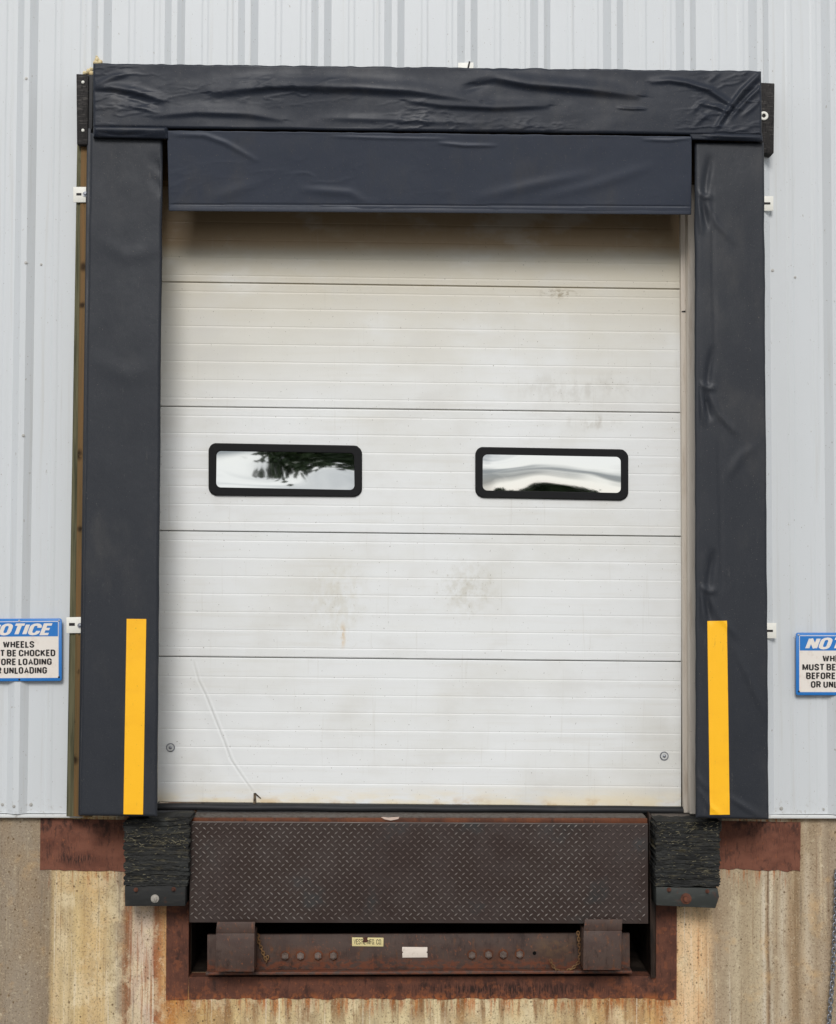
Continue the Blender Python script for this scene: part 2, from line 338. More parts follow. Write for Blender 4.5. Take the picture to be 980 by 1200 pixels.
# base flashing
def flash(pxa, pxb, xa=None, xb=None):
    a, b_ = at(pxa, 955.0, -.012), at(pxb, 958+ (pxb > 500)*3, -.012)
    bm = bmesh.new(); x0 = a.x if xa is None else xa; x1 = b_.x if xb is None else xb
    add_box(bm, (x0, -.014, ZB-.016), (x1, YC-.002, ZB-.003), .0015)
    bm_obj('base_flashing', bm, M['flashing'], wall, True, 40)
flash(0, 97, xa=WX0); flash(895, 980, xb=WX1)
bm = bmesh.new(); add_box(bm, (WX0, -.12, WZ1), (WX1, .2, WZ1+.14), .004); bm_obj('eave_trim', bm, M['flashing'], wall, True, 40)
bm = bmesh.new(); add_box(bm, (WX0, .13, OZ1), (WX1, .2, WZ1)); add_box(bm, (WX0, .13, ZB), (OX0-.25, .2, OZ1)); add_box(bm, (OX1+.25, .13, ZB), (WX1, .2, OZ1)); bm_obj('inner_lining', bm, M['black'], wall)
for px, py, r in [(3, 943, 2), (16.5, 945, 2), (36.5, 943, 2.2), (31, 92, 2), (30.5, 308, 2), (48.5, 310, 1.6), (27.5, 510.5, 2), (915.7, 947.5, 2.4), (965, 948.5, 1.8), (905.5, 317, 2), (932, 325, 1.6)]:
    on_rib = abs(((xw(px, py, 0) - X0 + .04 + PIT/2) % PIT) - PIT/2) < .016
    Y = -.0232 if on_rib else -.0012
    bm = bmesh.new(); p = at(px, py, Y)
    add_cyl(bm, p, (0, -1, 0), r/282*.95, .0012, 16); add_cyl(bm, p, (0, -1, 0), r/282*.6, .0045, 6, .0008)
    bm_obj('screw', bm, M['screw'], wall, True, 30)

# ------------------------------------------------------------------ concrete dock wall
def cx(px): return xw(px, 1120, YC)
L0 = [(0, c(146,131,112)), (14, c(152,138,119)), (32, c(150,136,117)), (44, c(146,130,110)), (57, c(138,122,102)), (61, c(184,160,118)), (66, c(208,184,142)), (72, c(196,172,128)),
      (77, c(212,190,148)), (84, c(190,166,122)), (92, c(210,184,134)), (98, c(196,166,116)), (108, c(210,180,130)), (122, c(206,178,130)), (131, c(200,180,140)), (139, c(168,152,128)), (144, c(160,134,108)),
      (148, c(138,88,56)), (154, c(156,100,66)), (158, c(200,176,152)), (168, c(208,186,164)), (178, c(204,180,156)), (181, c(150,92,62)), (188, c(176,118,74)), (194, c(196,150,98)), (200, c(190,132,72))]
L1 = [(200, c(190,132,72)), (214, c(200,150,86)), (226, c(168,128,84)), (240, c(198,166,112)), (262, c(176,142,98)), (276, c(208,182,132)), (300, c(200,174,130)), (330, c(214,194,148)), (362, c(186,160,118)), (372, c(212,194,150)),
      (430, c(216,198,154)), (500, c(214,196,154)), (538, c(210,190,148)), (543, c(168,138,100)), (548, c(210,190,148)), (620, c(216,198,156)), (700, c(206,176,124)), (716, c(168,122,78)), (728, c(204,172,120)), (745, c(176,136,92)), (760, c(206,168,112)), (778, c(190,134,80)), (793, c(214,176,130))]
L2 = [(793, c(216,180,134)), (804, c(226,194,152)), (822, c(220,182,136)), (832, c(196,164,126)), (838, c(166,146,120)), (852, c(172,154,128)), (864, c(186,170,142)), (872, c(170,152,124)), (884, c(180,163,134)), (892, c(188,172,144)),
      (896, c(208,196,174)), (898.5, c(176,152,122)), (901, c(116,92,70)), (904, c(196,182,158)), (910, c(170,150,122)), (918, c(198,184,160)), (926, c(166,142,112)), (934, c(138,114,86)), (941, c(176,156,128)), (946, c(190,174,150)), (956, c(164,144,118)), (964, c(178,160,136)), (972, c(156,138,116)), (980, c(160,143,122)), (1100, c(150,136,117))]
ramps = [(cx(L[0][0]), cx(L[-1][0]), [(cx(p), q) for p, q in L]) for L in (L0, L1, L2)]
zf = zw(490, 1172, YC); zp = zw(90, 1020, YC)
con = mat('stained_concrete', c(150, 136, 117), .92, .25, ramps=ramps, layers=[
    dict(col=c(148, 132, 108), scale=(14, 5, 5), lo=.45, hi=.75, amt=.45),
    dict(col=c(226, 208, 170), scale=(34, 5, 1.6), lo=.56, hi=.72, amt=.4, zband=(-1.0, -.2)),
    dict(col=c(128, 98, 68), scale=(60, 5, 1.2), lo=.58, hi=.74, amt=.5),
    dict(col=c(150, 128, 100), scale=(5, 5, 2.2), detail=6, lo=.5, hi=.66, amt=.5),
    dict(col=c(160, 88, 42), scale=(48, 5, 9), detail=6, lo=.46, hi=.62, amt=.8, zband=(zf-.075, zf-.0), xband=(cx(192), cx(198), cx(790), cx(797))),
    dict(col=c(172, 98, 48), scale=(70, 5, 5), lo=.5, hi=.64, amt=.8, zband=(zp-.10, zp), xband=(cx(50), cx(60), cx(925), cx(938))),
    dict(col=c(228, 210, 172), scale=(7, 5, 5), off=(2, 0, 6), detail=8, nrough=.68, lo=.50, hi=.60, amt=.5, xband=(cx(60), cx(70), cx(820), cx(850))),
    dict(col=c(126, 84, 48), scale=(17, 5, 1.6), off=(4, 0, 1), detail=8, nrough=.62, lo=.50, hi=.60, amt=.75, zband=(zf-.17, zf-.02), xband=(cx(194), cx(200), cx(786), cx(794))),
    dict(col=c(182, 104, 46), scale=(44, 5, 3), off=(9, 0, 1), detail=8, nrough=.62, lo=.52, hi=.62, amt=.65, zband=(zf-.09, zf-.01), xband=(cx(194), cx(200), cx(786), cx(794))),
    dict(col=c(206, 166, 112), scale=(9, 5, 9), detail=7, lo=.54, hi=.7, amt=.35),
    dict(col=c(118, 84, 54), scale=(105, 5, 1.1), detail=9, nrough=.7, lo=.585, hi=.645, amt=.5, xband=(cx(58), cx(66), cx(915), cx(940))),
    dict(col=c(230, 220, 198), scale=(70, 5, .9), off=(3, 0, 2), detail=9, nrough=.7, lo=.58, hi=.66, amt=.5, xband=(cx(58), cx(66), cx(915), cx(940))),
    dict(col=c(112, 102, 88), scale=(48, 5, 1.4), off=(7, 0, 4), detail=9, nrough=.7, lo=.60, hi=.66, amt=.4),
    dict(col=c(160, 98, 54), scale=(62, 5, 2.0), off=(1, 0, 8), detail=8, nrough=.65, lo=.52, hi=.62, amt=.65, xband=(cx(140), cx(150), cx(190), cx(204))),
    dict(col=c(176, 116, 66), scale=(58, 5, 1.6), off=(1, 0, 8), detail=8, nrough=.65, lo=.55, hi=.66, amt=.55, xband=(cx(786), cx(792), cx(815), cx(850))),
    dict(col=c(236, 222, 190), scale=(26, 9, 26), lo=.62, hi=.75, amt=.45),
    dict(col=c(96, 74, 48), scale=(30, 20, 24), kind='voronoi', lo=.15, hi=.06, amt=.85),
    dict(col=c(84, 68, 52), scale=(95, 20, 80), kind='voronoi', lo=.2, hi=.06, amt=.75),
    dict(col=c(104, 84, 62), scale=125, detail=5, nrough=.7, lo=.50, hi=.70, amt=.75), dict(col=c(224, 206, 172), scale=140, off=(5, 5, 5), detail=5, nrough=.7, lo=.54, hi=.72, amt=.5),
    dict(col=c(84, 64, 42), scale=(60, 60, 60), detail=3, lo=.68, hi=.73, amt=.75)],
    bump=[dict(scale=220, amt=.5, h=.004, detail=3), dict(scale=(95, 20, 80), kind='voronoi', amt=-.25, h=.004), dict(scale=(40, 5, 3), amt=.2, h=.004)])
ZT = ZB - .016
PX0, PX1, PZ0 = xw(221, 1110, YC), xw(769, 1110, YC), zw(490, 1145, YC)
fnd = thing('dock_foundation', 'rust streaked concrete dock wall under the white siding', 'wall', (0, YC, GZ))
bm = bmesh.new()
add_box(bm, (WX0, YC, GZ-.1), (PX0, .5, ZT)); add_box(bm, (PX1, YC, GZ-.1), (WX1, .5, ZT)); add_box(bm, (PX0, YC, GZ-.1), (PX1, .5, PZ0))
bm_obj('concrete_face', bm, con, fnd)
bm = bmesh.new()                              # the leveler pit's lining
pd = 1.6
for lo, hi in [((PX0-.02, YC+.06, PZ0-.02), (PX0+.004, pd, -.02)), ((PX1-.004, YC+.06, PZ0-.02), (PX1+.02, pd, -.02)), ((PX0, YC+.075, PZ0-.02), (PX1, pd, PZ0+.004)), ((PX0, pd, PZ0), (PX1, pd+.05, -.02)), ((PX0+.01, .3, -.03), (PX1-.01, pd, -.006))]:
    add_box(bm, lo, hi)
bm_obj('pit_lining', bm, M['pit'], fnd)
def rough_edge_plate(name, poly, Y, depth, m, parent, amp=1.0, sides=(2,)):
    """steel plate whose lower edge is eaten by rust and concrete paste"""
    pts = []
    n = len(poly)
    for i in range(n):
        a, b_ = poly[i], poly[(i+1) % n]
        k = max(2, int(math.hypot(b_[0]-a[0], b_[1]-a[1])/3)) if i in sides else 1
        for j in range(k):
            t = j/k; x = a[0]+(b_[0]-a[0])*t; y = a[1]+(b_[1]-a[1])*t
            if 0 < j: y += amp*float(fbm(np.array(x*.14), np.array(y*.14), 5))*2.4; x += amp*float(fbm(np.array(y*.2), np.array(x*.1), 9))*1.2
            pts.append((x, y))
    bm = bmesh.new(); add_prism(bm, [at(x, y, Y) for x, y in pts], depth)
    return bm_obj(name, bm, m, parent)
rough_edge_plate('embed_plate', [(47.5, 959), (150, 961), (150, 1021), (47, 1019.5)], YC-.004, .02, M['rust_plate'], fnd, 1.2, (2,))
rough_edge_plate('embed_plate', [(838, 962), (938.5, 963.5), (938, 1021), (838, 1018)], YC-.004, .02, M['rust_plate'], fnd, 2.0, (1, 2))
rough_edge_plate('pit_frame_side', [(195.5, 1030), (221.5, 1030), (221, 1146.5), (220, 1171.5), (194.5, 1172)], YC-.005, .07, M['rust_frame'], fnd, .6, (3,))
rough_edge_plate('pit_frame_side', [(769, 1030), (793.5, 1030), (793, 1171.5), (769, 1171.5)], YC-.005, .07, M['rust_frame'], fnd, .6, (2,))
rough_edge_plate('pit_frame_sill', [(221.3, 1145), (768.7, 1144), (768.7, 1170), (221.3, 1171)], YC-.003, .07, M['rust_frame'], fnd, 1.8, (2,))

# ------------------------------------------------------------------ door frame and overhead door
YD = .08
ZS = zw(490, 951, YD)                         # sill level
jm = thing('door_frame', 'weathered cream jamb along the edge of the overhead door', 'door frame', (xw(806, 950, .05), .05, ZS))
def jamb(pA, pB, pC, pD, Y0, Y1):
    bm = bmesh.new()
    add_prism(bm, [at(*pA, Y0), at(*pB, Y0), at(*pC, Y0), at(*pD, Y0)], Y1-Y0, .002)
    return bm
bm = jamb((797.3, 190), (806.2, 190), (810, 952.5), (801, 952.5), YD-.028, YD+.03)
bm_obj('stop_moulding', bm, M['jamb'], jm, True, 40)
bm = jamb((805.8, 170), (850, 170), (850, 954), (809, 954), -.005, YD+.05); bm_obj('jamb', bm, M['jamb'], jm, True, 40)
bm = jamb((140, 170), (186, 170), (181, 951), (140, 951), -.005, YD+.05); bm_obj('jamb', bm, M['jamb'], jm, True, 40)
bm = bmesh.new(); add_box(bm, (OX0, -.008, zw(490, 222, .1)), (OX1, .16, OZ1), .002); bm_obj('header_board', bm, M['post_wood'], jm, True, 40)
for y in (352, 363, 378, 459, 568, 686, 802):
    bm = bmesh.new(); add_cyl(bm, at(803.5+ (y-240)*.005, y, YD-.028), (0, -1, 0), .003, .002, 8); bm_obj('nail', bm, M['rust_frame'], jm)
bm = bmesh.new(); add_prism(bm, [at(799, 364.5, YD-.0295), at(806.6, 363.5, YD-.0295), at(807, 366, YD-.0295), at(799, 366, YD-.0295)], .003); bm_obj('joint_gap', bm, M['ink'], jm)

zdoor = lambda py: zw(490, py, YD)
xdoor = lambda px, py=600: xw(px, py, YD)
def blob(px, py, rx_, ry_): return (xdoor(px, py), zw(px, py, YD), rx_/277, ry_/277)
door_m = mat('white_door_paint', c(224, 225, 223), .45, .4, layers=[
    dict(col=c(206, 203, 192), scale=(1.6, 1, 2.2), lo=.4, hi=.7, amt=.45),
    dict(col=c(196, 190, 174), scale=(2, 1, 40), detail=3, lo=.5, hi=.75, amt=.18),
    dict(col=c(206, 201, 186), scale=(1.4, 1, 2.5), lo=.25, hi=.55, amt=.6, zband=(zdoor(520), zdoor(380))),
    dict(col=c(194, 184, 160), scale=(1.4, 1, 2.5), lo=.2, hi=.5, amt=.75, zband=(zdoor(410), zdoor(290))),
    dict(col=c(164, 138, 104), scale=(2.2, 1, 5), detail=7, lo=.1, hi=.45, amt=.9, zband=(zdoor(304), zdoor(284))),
    dict(col=c(178, 170, 146), scale=(34, 5, 30), lo=.34, hi=.7, amt=.42, blob=blob(548, 690, 48, 45)),
    dict(col=c(190, 182, 158), scale=(30, 5, 20), lo=.36, hi=.7, amt=.4, blob=blob(395, 700, 48, 60)),
    dict(col=c(205, 165, 95), scale=(30, 5, 20), lo=.4, hi=.6, amt=.5, blob=blob(402, 745, 5, 20)),
    dict(col=c(178, 172, 160), scale=(30, 5, 20), lo=.44, hi=.66, amt=.6, blob=blob(695, 495, 45, 14)),
    dict(col=c(186, 182, 172), scale=(24, 5, 14), lo=.4, hi=.66, amt=.5, blob=blob(680, 455, 110, 28)),
    dict(col=c(140, 126, 100), scale=(40, 5, 60), lo=.45, hi=.62, amt=.7, blob=blob(655, 344, 34, 9)),
    dict(col=c(226, 208, 166), scale=(5, 5, 20), lo=.3, hi=.6, amt=.7, zband=(zdoor(915), zdoor(945))),
    dict(col=c(190, 150, 90), scale=(14, 5, 20), lo=.5, hi=.7, amt=.6, zband=(zdoor(928), zdoor(947))),
    dict(col=c(110, 98, 80), scale=(150, 40, 110), detail=1, lo=.75, hi=.78, amt=.7),
    dict(col=c(150, 138, 112), scale=(60, 5, 40), detail=8, nrough=.75, lo=.56, hi=.70, amt=.5, blob=blob(540, 690, 60, 60)), dict(col=c(160, 150, 124), scale=(60, 5, 40), detail=8, nrough=.75, lo=.57, hi=.70, amt=.45, blob=blob(400, 715, 60, 70)),
    dict(col=c(206, 204, 198), scale=(3, 1, 5), detail=6, lo=.5, hi=.7, amt=.4),
    dict(col=c(190, 186, 174), scale=(70, 5, 3), lo=.6, hi=.8, amt=.35)],
    bump=[dict(scale=(2, 1, 5), amt=.2, h=.006, detail=2), dict(scale=(500, 500, 500), amt=.06, h=.0006, detail=1)])
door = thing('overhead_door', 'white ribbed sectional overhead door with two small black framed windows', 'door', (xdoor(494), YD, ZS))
# seams measured at x = 490: the whole door leans a little to the right
def seam(py490, slope): return lambda px: py490 + slope*(px-490)
SEAMS = [seam(190, .0145), seam(334.5, .0142), seam(479.8, .0124), seam(625.2, .0112), seam(772.3, .0102), seam(943.2, .0092)]
DXL, DXR = 150.0, 798.2
win_px = [(244.5, 520.5, 424.5, 581.5, 1.4), (557, 525, 736.5, 585, 1.4)]
GROOVE_SETS = [[.36, .51, .655, .80, .945], [.07, .205, .35, .495, .635, .785, .93], [.07, .21, .355, .5, .64, .785, .925], [.07, .21, .353, .497, .641, .785, .925], [.132, .252, .372, .495, .617, .739, .861]]
for si in range(5):
    top, bot = SEAMS[si], SEAMS[si+1]
    vs = {0.0, 1.0, .0025, .9975, .0055, .9945, .012, .988}
    for gq in GROOVE_SETS[si]:
        for d in (-.022, -.012, -.006, -.003, 0, .003, .006, .012, .022): vs.add(gq+d)
    for a in np.linspace(0, 1, 140 if si == 4 else 25): vs.add(round(float(a), 4))
    vs = np.array(sorted(v for v in vs if 0 <= v <= 1)); nx = 131 if si == 4 else 60
    us = np.linspace(0, 1, nx)
    if si == 4: us = np.unique(np.concatenate([us, np.linspace((218-DXL)/(DXR-DXL), (312-DXL)/(DXR-DXL), 110)]))
    PXg, V = np.meshgrid(DXL+(DXR-DXL)*us, vs)
    PYg = (top(490) + .6)*(1-V) + (bot(490) - .5)*V
    PYg = np.array([[ (top(x)+.55)*(1-v) + (bot(x)-.35)*v for x, v in zip(rx_, rv)] for rx_, rv in zip(PXg, V)])
    H = np.zeros_like(PXg)
    for gq in GROOVE_SETS[si]:
        d = (V-gq)
        H += .0008*np.exp(-(d/.0034)**2)                      # pressed line
        H -= .0002*np.clip(1-np.abs(d-.02)/.02, 0, 1)         # small shoulder under it
    H += .004*(np.clip(1-V/.005, 0, 1) + np.clip(1-(1-V)/.005, 0, 1))
    H += .0035*fbm(PXg*.012, PYg*.02+si*9, 3)
    if si == 4:                                              # the long crease from a knock near the left
        cre = [(226, 774), (232, 797), (240, 813), (250, 838), (262, 868), (270, 890), (282, 908), (297, 929)]
        H += fold(PXg, PYg, cre, 1.2, .0022, 1.0, 1.0); H -= fold(PXg, PYg, [(x+2.6, y) for x, y in cre], 1.6, .0014); H += fold(PXg, PYg, [(x-9, y+6) for x, y in cre], 9, .002)
    P = at_np(PXg, PYg, YD+H)
    ny, nxx = PXg.shape; v = P.reshape(-1, 3); f = []
    for j in range(ny-1):
        for i in range(nxx-1): f.append((j*nxx+i, (j+1)*nxx+i, (j+1)*nxx+i+1, j*nxx+i+1))
    # return edges
    base = len(v); ring = [i for i in range(nxx)] + [j*nxx+nxx-1 for j in range(1, ny)] + [(ny-1)*nxx+i for i in range(nxx-2, -1, -1)] + [j*nxx for j in range(ny-2, 0, -1)]
    back = v[ring].copy(); back[:, 1] = YD+.045; v = np.vstack([v, back])
    for q in range(len(ring)):
        a, b_ = ring[q], ring[(q+1) % len(ring)]; f.append((a, b_, base+(q+1) % len(ring), base+q))
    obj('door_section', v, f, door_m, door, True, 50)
# black backing seen only through the hairline seams
slab('seam_backing', [(150, 195), (798, 204), (799.5, 944), (150, 938)], YD+.046, .01, M['ink'], door, 0)
# notch torn at the bottom edge
slab('torn_edge', [(297.3, 929.5), (299.8, 929.2), (301, 930.5), (306, 935.2), (305.5, 936), (300, 931.8), (300.6, 943), (297, 943)], YD-.006, .004, mat('torn_metal_edge', c(98, 82, 60), .6, layers=[dict(col=c(40, 32, 26), scale=90, lo=.4, hi=.6)]), door, 0)
bm = bmesh.new()
n = 90; ring_n = 12
xs = np.linspace(150, 800.5, n)
vv = []
for x in xs:
    y = 947.4 + .0062*(x-490) + .35*math.sin(x*.05); p = at(x, y, YD-.012)
    for k in range(ring_n):
        a = 2*math.pi*k/ring_n; vv.append(bm.verts.new((p.x, p.y+.02*math.cos(a), p.z+.0155*math.sin(a))))
for i in range(n-1):
    for k in range(ring_n):
        bm.faces.new((vv[i*ring_n+k], vv[i*ring_n+(k+1) % ring_n], vv[(i+1)*ring_n+(k+1) % ring_n], vv[(i+1)*ring_n+k]))
bm_obj('bottom_seal', bm, M['rubber'], door, True)
for px, py in ((200, 876), (778.5, 886)):
    bm = bmesh.new(); p = at(px, py, YD-.0005); add_cyl(bm, p, (0, -1, 0), 5.2/277, .0018, 28, .0005); wsh = bm_obj('bolt_washer', bm, M['galv'], door, True, 30)
    bm = bmesh.new(); add_cyl(bm, Vector((p.x, p.y-.0012, p.z)), (0, -1, 0), 3.9/277, .0022, 24, .0006); bm_obj('cup_washer', bm, M['washer'], wsh, True, 30)
    bm = bmesh.new(); add_dome(bm, Vector((p.x, p.y-.003, p.z)), 2/277, .6); bm_obj('bolt_head', bm, M['galv'], wsh, True)

def rr(x0, y0, x1, y1, r, sl, n=7):
    out = []
    for cxx, cy, a0 in ((x1-r, y0+r, -90), (x1-r, y1-r, 0), (x0+r, y1-r, 90), (x0+r, y0+r, 180)):
        for k in range(n+1):
            a = math.radians(a0+90*k/n); x = cxx+r*math.cos(a); y = cy+r*math.sin(a); out.append((x, y+sl*(x-(x0+x1)/2)/180))
    return out
pane_m = bpy.data.materials.new('mirrored_acrylic'); pane_m.use_nodes = True
pb = pane_m.node_tree.nodes['Principled BSDF']; pb.inputs['Base Color'].default_value = (.62, .63, .62, 1); pb.inputs['Metallic'].default_value = 1; pb.inputs['Roughness'].default_value = .02
for wi, (x0, y0, x1, y1, sl) in enumerate(win_px):
    outer = rr(x0, y0, x1, y1, 10, sl*2.4); inner = rr(x0+9.5, y0+9.5, x1-9.5, y1-9.5, 5.5, sl*2.4)
    if wi == 0: outer = [(x+0, y+(0.9 if (x < 266 and y > 560) else (-.8 if (y > 560) else 0))) for x, y in outer]
    nn = len(outer); bm = bmesh.new()
    jit = lambda q: .35*math.sin(q*2.7)+.25*math.sin(q*5.1)
    A = [bm.verts.new(at(x, y+jit(i)*.5, YD-.004)) for i, (x, y) in enumerate(outer)]
    B = [bm.verts.new(at(x+(1 if x < (x0+x1)/2 else -1)*1.2, y+(1 if y < (y0+y1)/2 else -1)*1.2, YD-.013)) for x, y in outer]
    C_ = [bm.verts.new(at(x+(-1 if x < (x0+x1)/2 else 1)*.9, y+(-1 if y < (y0+y1)/2 else 1)*.9, YD-.013)) for x, y in inner]
    D_ = [bm.verts.new(at(x, y, YD-.004)) for x, y in inner]
    for i in range(nn):
        j = (i+1) % nn
        for P_, Q_ in ((A, B), (B, C_), (C_, D_)): bm.faces.new((P_[i], P_[j], Q_[j], Q_[i]))
    wf = bm_obj('window_frame', bm, M['gasket'], door, True, 50)
    # wavy pane
    gx, gy = np.meshgrid(np.linspace(x0+7, x1-7, 150), np.linspace(y0+6, y1-6, 56))
    gyy = gy + sl*2.4*(gx-(x0+x1)/2)/180
    u = (gx-x0)/(x1-x0); w = (gy-y0)/(y1-y0)
    if wi == 0:      # bowed inwards: the top mirrors the far tree, the foot mirrors the sky
        H = .0070*(1-w**2) + .0007*np.exp(-(((u-.3)/.2)**2+((w-.85)/.25)**2)) - .0006*np.exp(-(((u-.75)/.22)**2+((w-.7)/.3)**2)) + .0003*np.sin(u*9+w*2)
    else:            # bowed the other way: horizon low, sky above
        H = .0040*(1-w)**2 + .0017*w**3 + .0022*np.exp(-(((u-.52)/.26)**2+((w-.95)/.4)**2)) - .0008*np.exp(-(((u-.12)/.12)**2+((w-.5)/.5)**2))
    H = H + (.0008 if wi == 0 else .0018)*fbm(u*2.6, w*1.3, 21+wi, 2)
    P = at_np(gx, gyy, YD-.0115+np.clip(H, 0, .0108)); ny, nxx = gx.shape
    f = [(j*nxx+i, (j+1)*nxx+i, (j+1)*nxx+i+1, j*nxx+i+1) for j in range(ny-1) for i in range(nxx-1)]
    obj('pane', P.reshape(-1, 3), f, pane_m, wf, True)

# ------------------------------------------------------------------ dock seal: padded covers
def padded(name, tl, tr, br, bl, Yf, Yb, back, m, parent, nx, ny, hf=None, r=.02, edges=(1, 1, 1, 1), edge_jit=0, nofade=False, tilt=0.0):
    """stuffed vinyl cover: front sheet with folds and rounded edges, sides running back to depth Yb at the pixels `back`"""
    Wm = abs(tr[0]-tl[0])/297; Hm = abs(bl[1]-tl[1])/297
    def par(n, Lm):
        s = {0., 1.}
        for q in (.06, .2, .4, .65, 1., 1.5): s.add(min(.5, q*r/Lm)); s.add(max(.5, 1-q*r/Lm))
        for q in np.linspace(0, 1, n): s.add(float(q))
        return np.array(sorted(s))
    us, vs = par(nx, Wm), par(ny, Hm); U, V = np.meshgrid(us, vs)
    PX = (tl[0]*(1-U)+tr[0]*U)*(1-V)+(bl[0]*(1-U)+br[0]*U)*V
    PY = (tl[1]*(1-U)+tr[1]*U)*(1-V)+(bl[1]*(1-U)+br[1]*U)*V
    if edge_jit:
        ed = np.exp(-((V*Hm)/.03)**2); PY = PY + ed*edge_jit*fbm(PX*.09, PX*0, 4, 2)
        edl = np.exp(-((U*Wm)/.02)**2)+np.exp(-(((1-U)*Wm)/.02)**2); PX = PX + edl*edge_jit*fbm(PY*.03, PY*0+7, 6, 2)
    D = np.zeros_like(PX)
    def rnd(d): dd = np.clip(d, 0, r); return r-np.sqrt(np.maximum(r*r-(r-dd)**2, 0))
    if edges[0]: D = np.maximum(D, rnd(V*Hm))
    if edges[1]: D = np.maximum(D, rnd((1-U)*Wm))
    if edges[2]: D = np.maximum(D, rnd((1-V)*Hm))
    if edges[3]: D = np.maximum(D, rnd(U*Wm))
    H = hf(PX, PY) if hf else 0
    fade = np.clip(np.minimum(np.minimum(U*Wm, (1-U)*Wm), np.minimum(V*Hm, (1-V)*Hm))/.012, 0, 1)
    if nofade: fade = 1
    P = at_np(PX, PY, Yf+tilt*V); P[..., 1] += D - H*fade
    n2, n1 = PX.shape; v = P.reshape(-1, 3)
    f = [(j*n1+i, (j+1)*n1+i, (j+1)*n1+i+1, j*n1+i+1) for j in range(n2-1) for i in range(n1-1)]
    ringp = [(0, i) for i in range(n1)] + [(j, n1-1) for j in range(1, n2)] + [(n2-1, i) for i in range(n1-2, -1, -1)] + [(j, 0) for j in range(n2-2, 0, -1)]
    base = len(v); (btl, btr, bbr, bbl) = back
    bk = []
    for j, i in ringp:
        a, b_ = U[j, i], V[j, i]
        x = (btl[0]*(1-a)+btr[0]*a)*(1-b_)+(bbl[0]*(1-a)+bbr[0]*a)*b_
        y = (btl[1]*(1-a)+btr[1]*a)*(1-b_)+(bbl[1]*(1-a)+bbr[1]*a)*b_
        bk.append(at(x, y, Yb+tilt*b_)[:])
    v = np.vstack([v, np.array(bk)]); n = len(ringp)
    for q in range(n):
        a = ringp[q][0]*n1+ringp[q][1]; b_ = ringp[(q+1) % n][0]*n1+ringp[(q+1) % n][1]
        f.append((a, b_, base+(q+1) % n, base+q))
    return obj(name, v, f, m, parent, True, 60)

YP = -.22
# left side pad
lp = thing('dock_side_pad', 'smooth charcoal vinyl dock seal pad left of the door, with timber post beside it', 'dock pad', at(140, 957, -.14), 'side pads of the dock seal')
def h_left(px, py):
    h = .005*fbm(px*.02, py*.006, 31, 3)
    h += fold(px, py, [(120, 285), (150, 300), (186, 292)], 6, .004) + fold(px, py, [(110, 420), (150, 440), (180, 430)], 10, .003)
    for y in (196, 216): h -= fold(px, py, [(176, y-8), (186, y), (189, y+10)], 3.5, .008)
    return h
padded('cover', (105.6, 155), (190.6, 155), (184, 957.5), (93, 956.5), YP, -.045, [(112, 168), (178, 168), (172, 956), (101, 956)], M['vinyl'], lp, 26, 120, h_left, .012, edge_jit=1.2)
# vinyl side flap line along the outer edge
slab('side_flap', [(102, 150), (107, 150), (95, 956), (91.6, 956)], -.10, .06, M['vinyl'], lp, .004)
padded('reflective_stripe', (148.6, 725.2), (171.6, 725.4), (167.8, 954.6), (144.8, 954.2), YP-.0022, YP+.004, [(148.6, 725.2), (171.6, 725.4), (167.8, 954.6), (144.8, 954.2)], M['yellow'], lp, 8, 70, h_left, .0008, nofade=True)
slab('backing_post', [(95, 160), (118, 160), (108, 957.5), (86, 957)], -.075, .074, M['post_wood'], lp, .003)
slab('edge_batten', [(90.5, 160), (95.3, 160), (86.4, 957.3), (77.8, 957)], -.07, .069, M['batten'], lp, .003)
def bracket(poly, slot, Y, parent, bolt=None):
    o = slab('mounting_bracket', poly, Y, .004, M['plate_white'], parent, .0006)
    slab('slot', slot, Y-.0008, .002, M['ink'], o, 0)
    if bolt:
        bm = bmesh.new(); add_cyl(bm, at(*bolt, Y), (0, -1, 0), 3/282, .003, 18); add_dome(bm, at(*bolt, Y-.004), 1.7/282, .7); bm_obj('bolt', bm, M['galv'], o, True, 30)
bracket([(86, 219), (101, 219), (100.6, 237), (86, 237)], rect(89.6, 226.2, 95.6, 229), -.082, lp, (100, 227.5))
bracket([(78, 723.4), (97, 723), (97, 741.8), (78, 742)], rect(81, 730, 87.8, 733.4), -.082, lp, (94, 733))
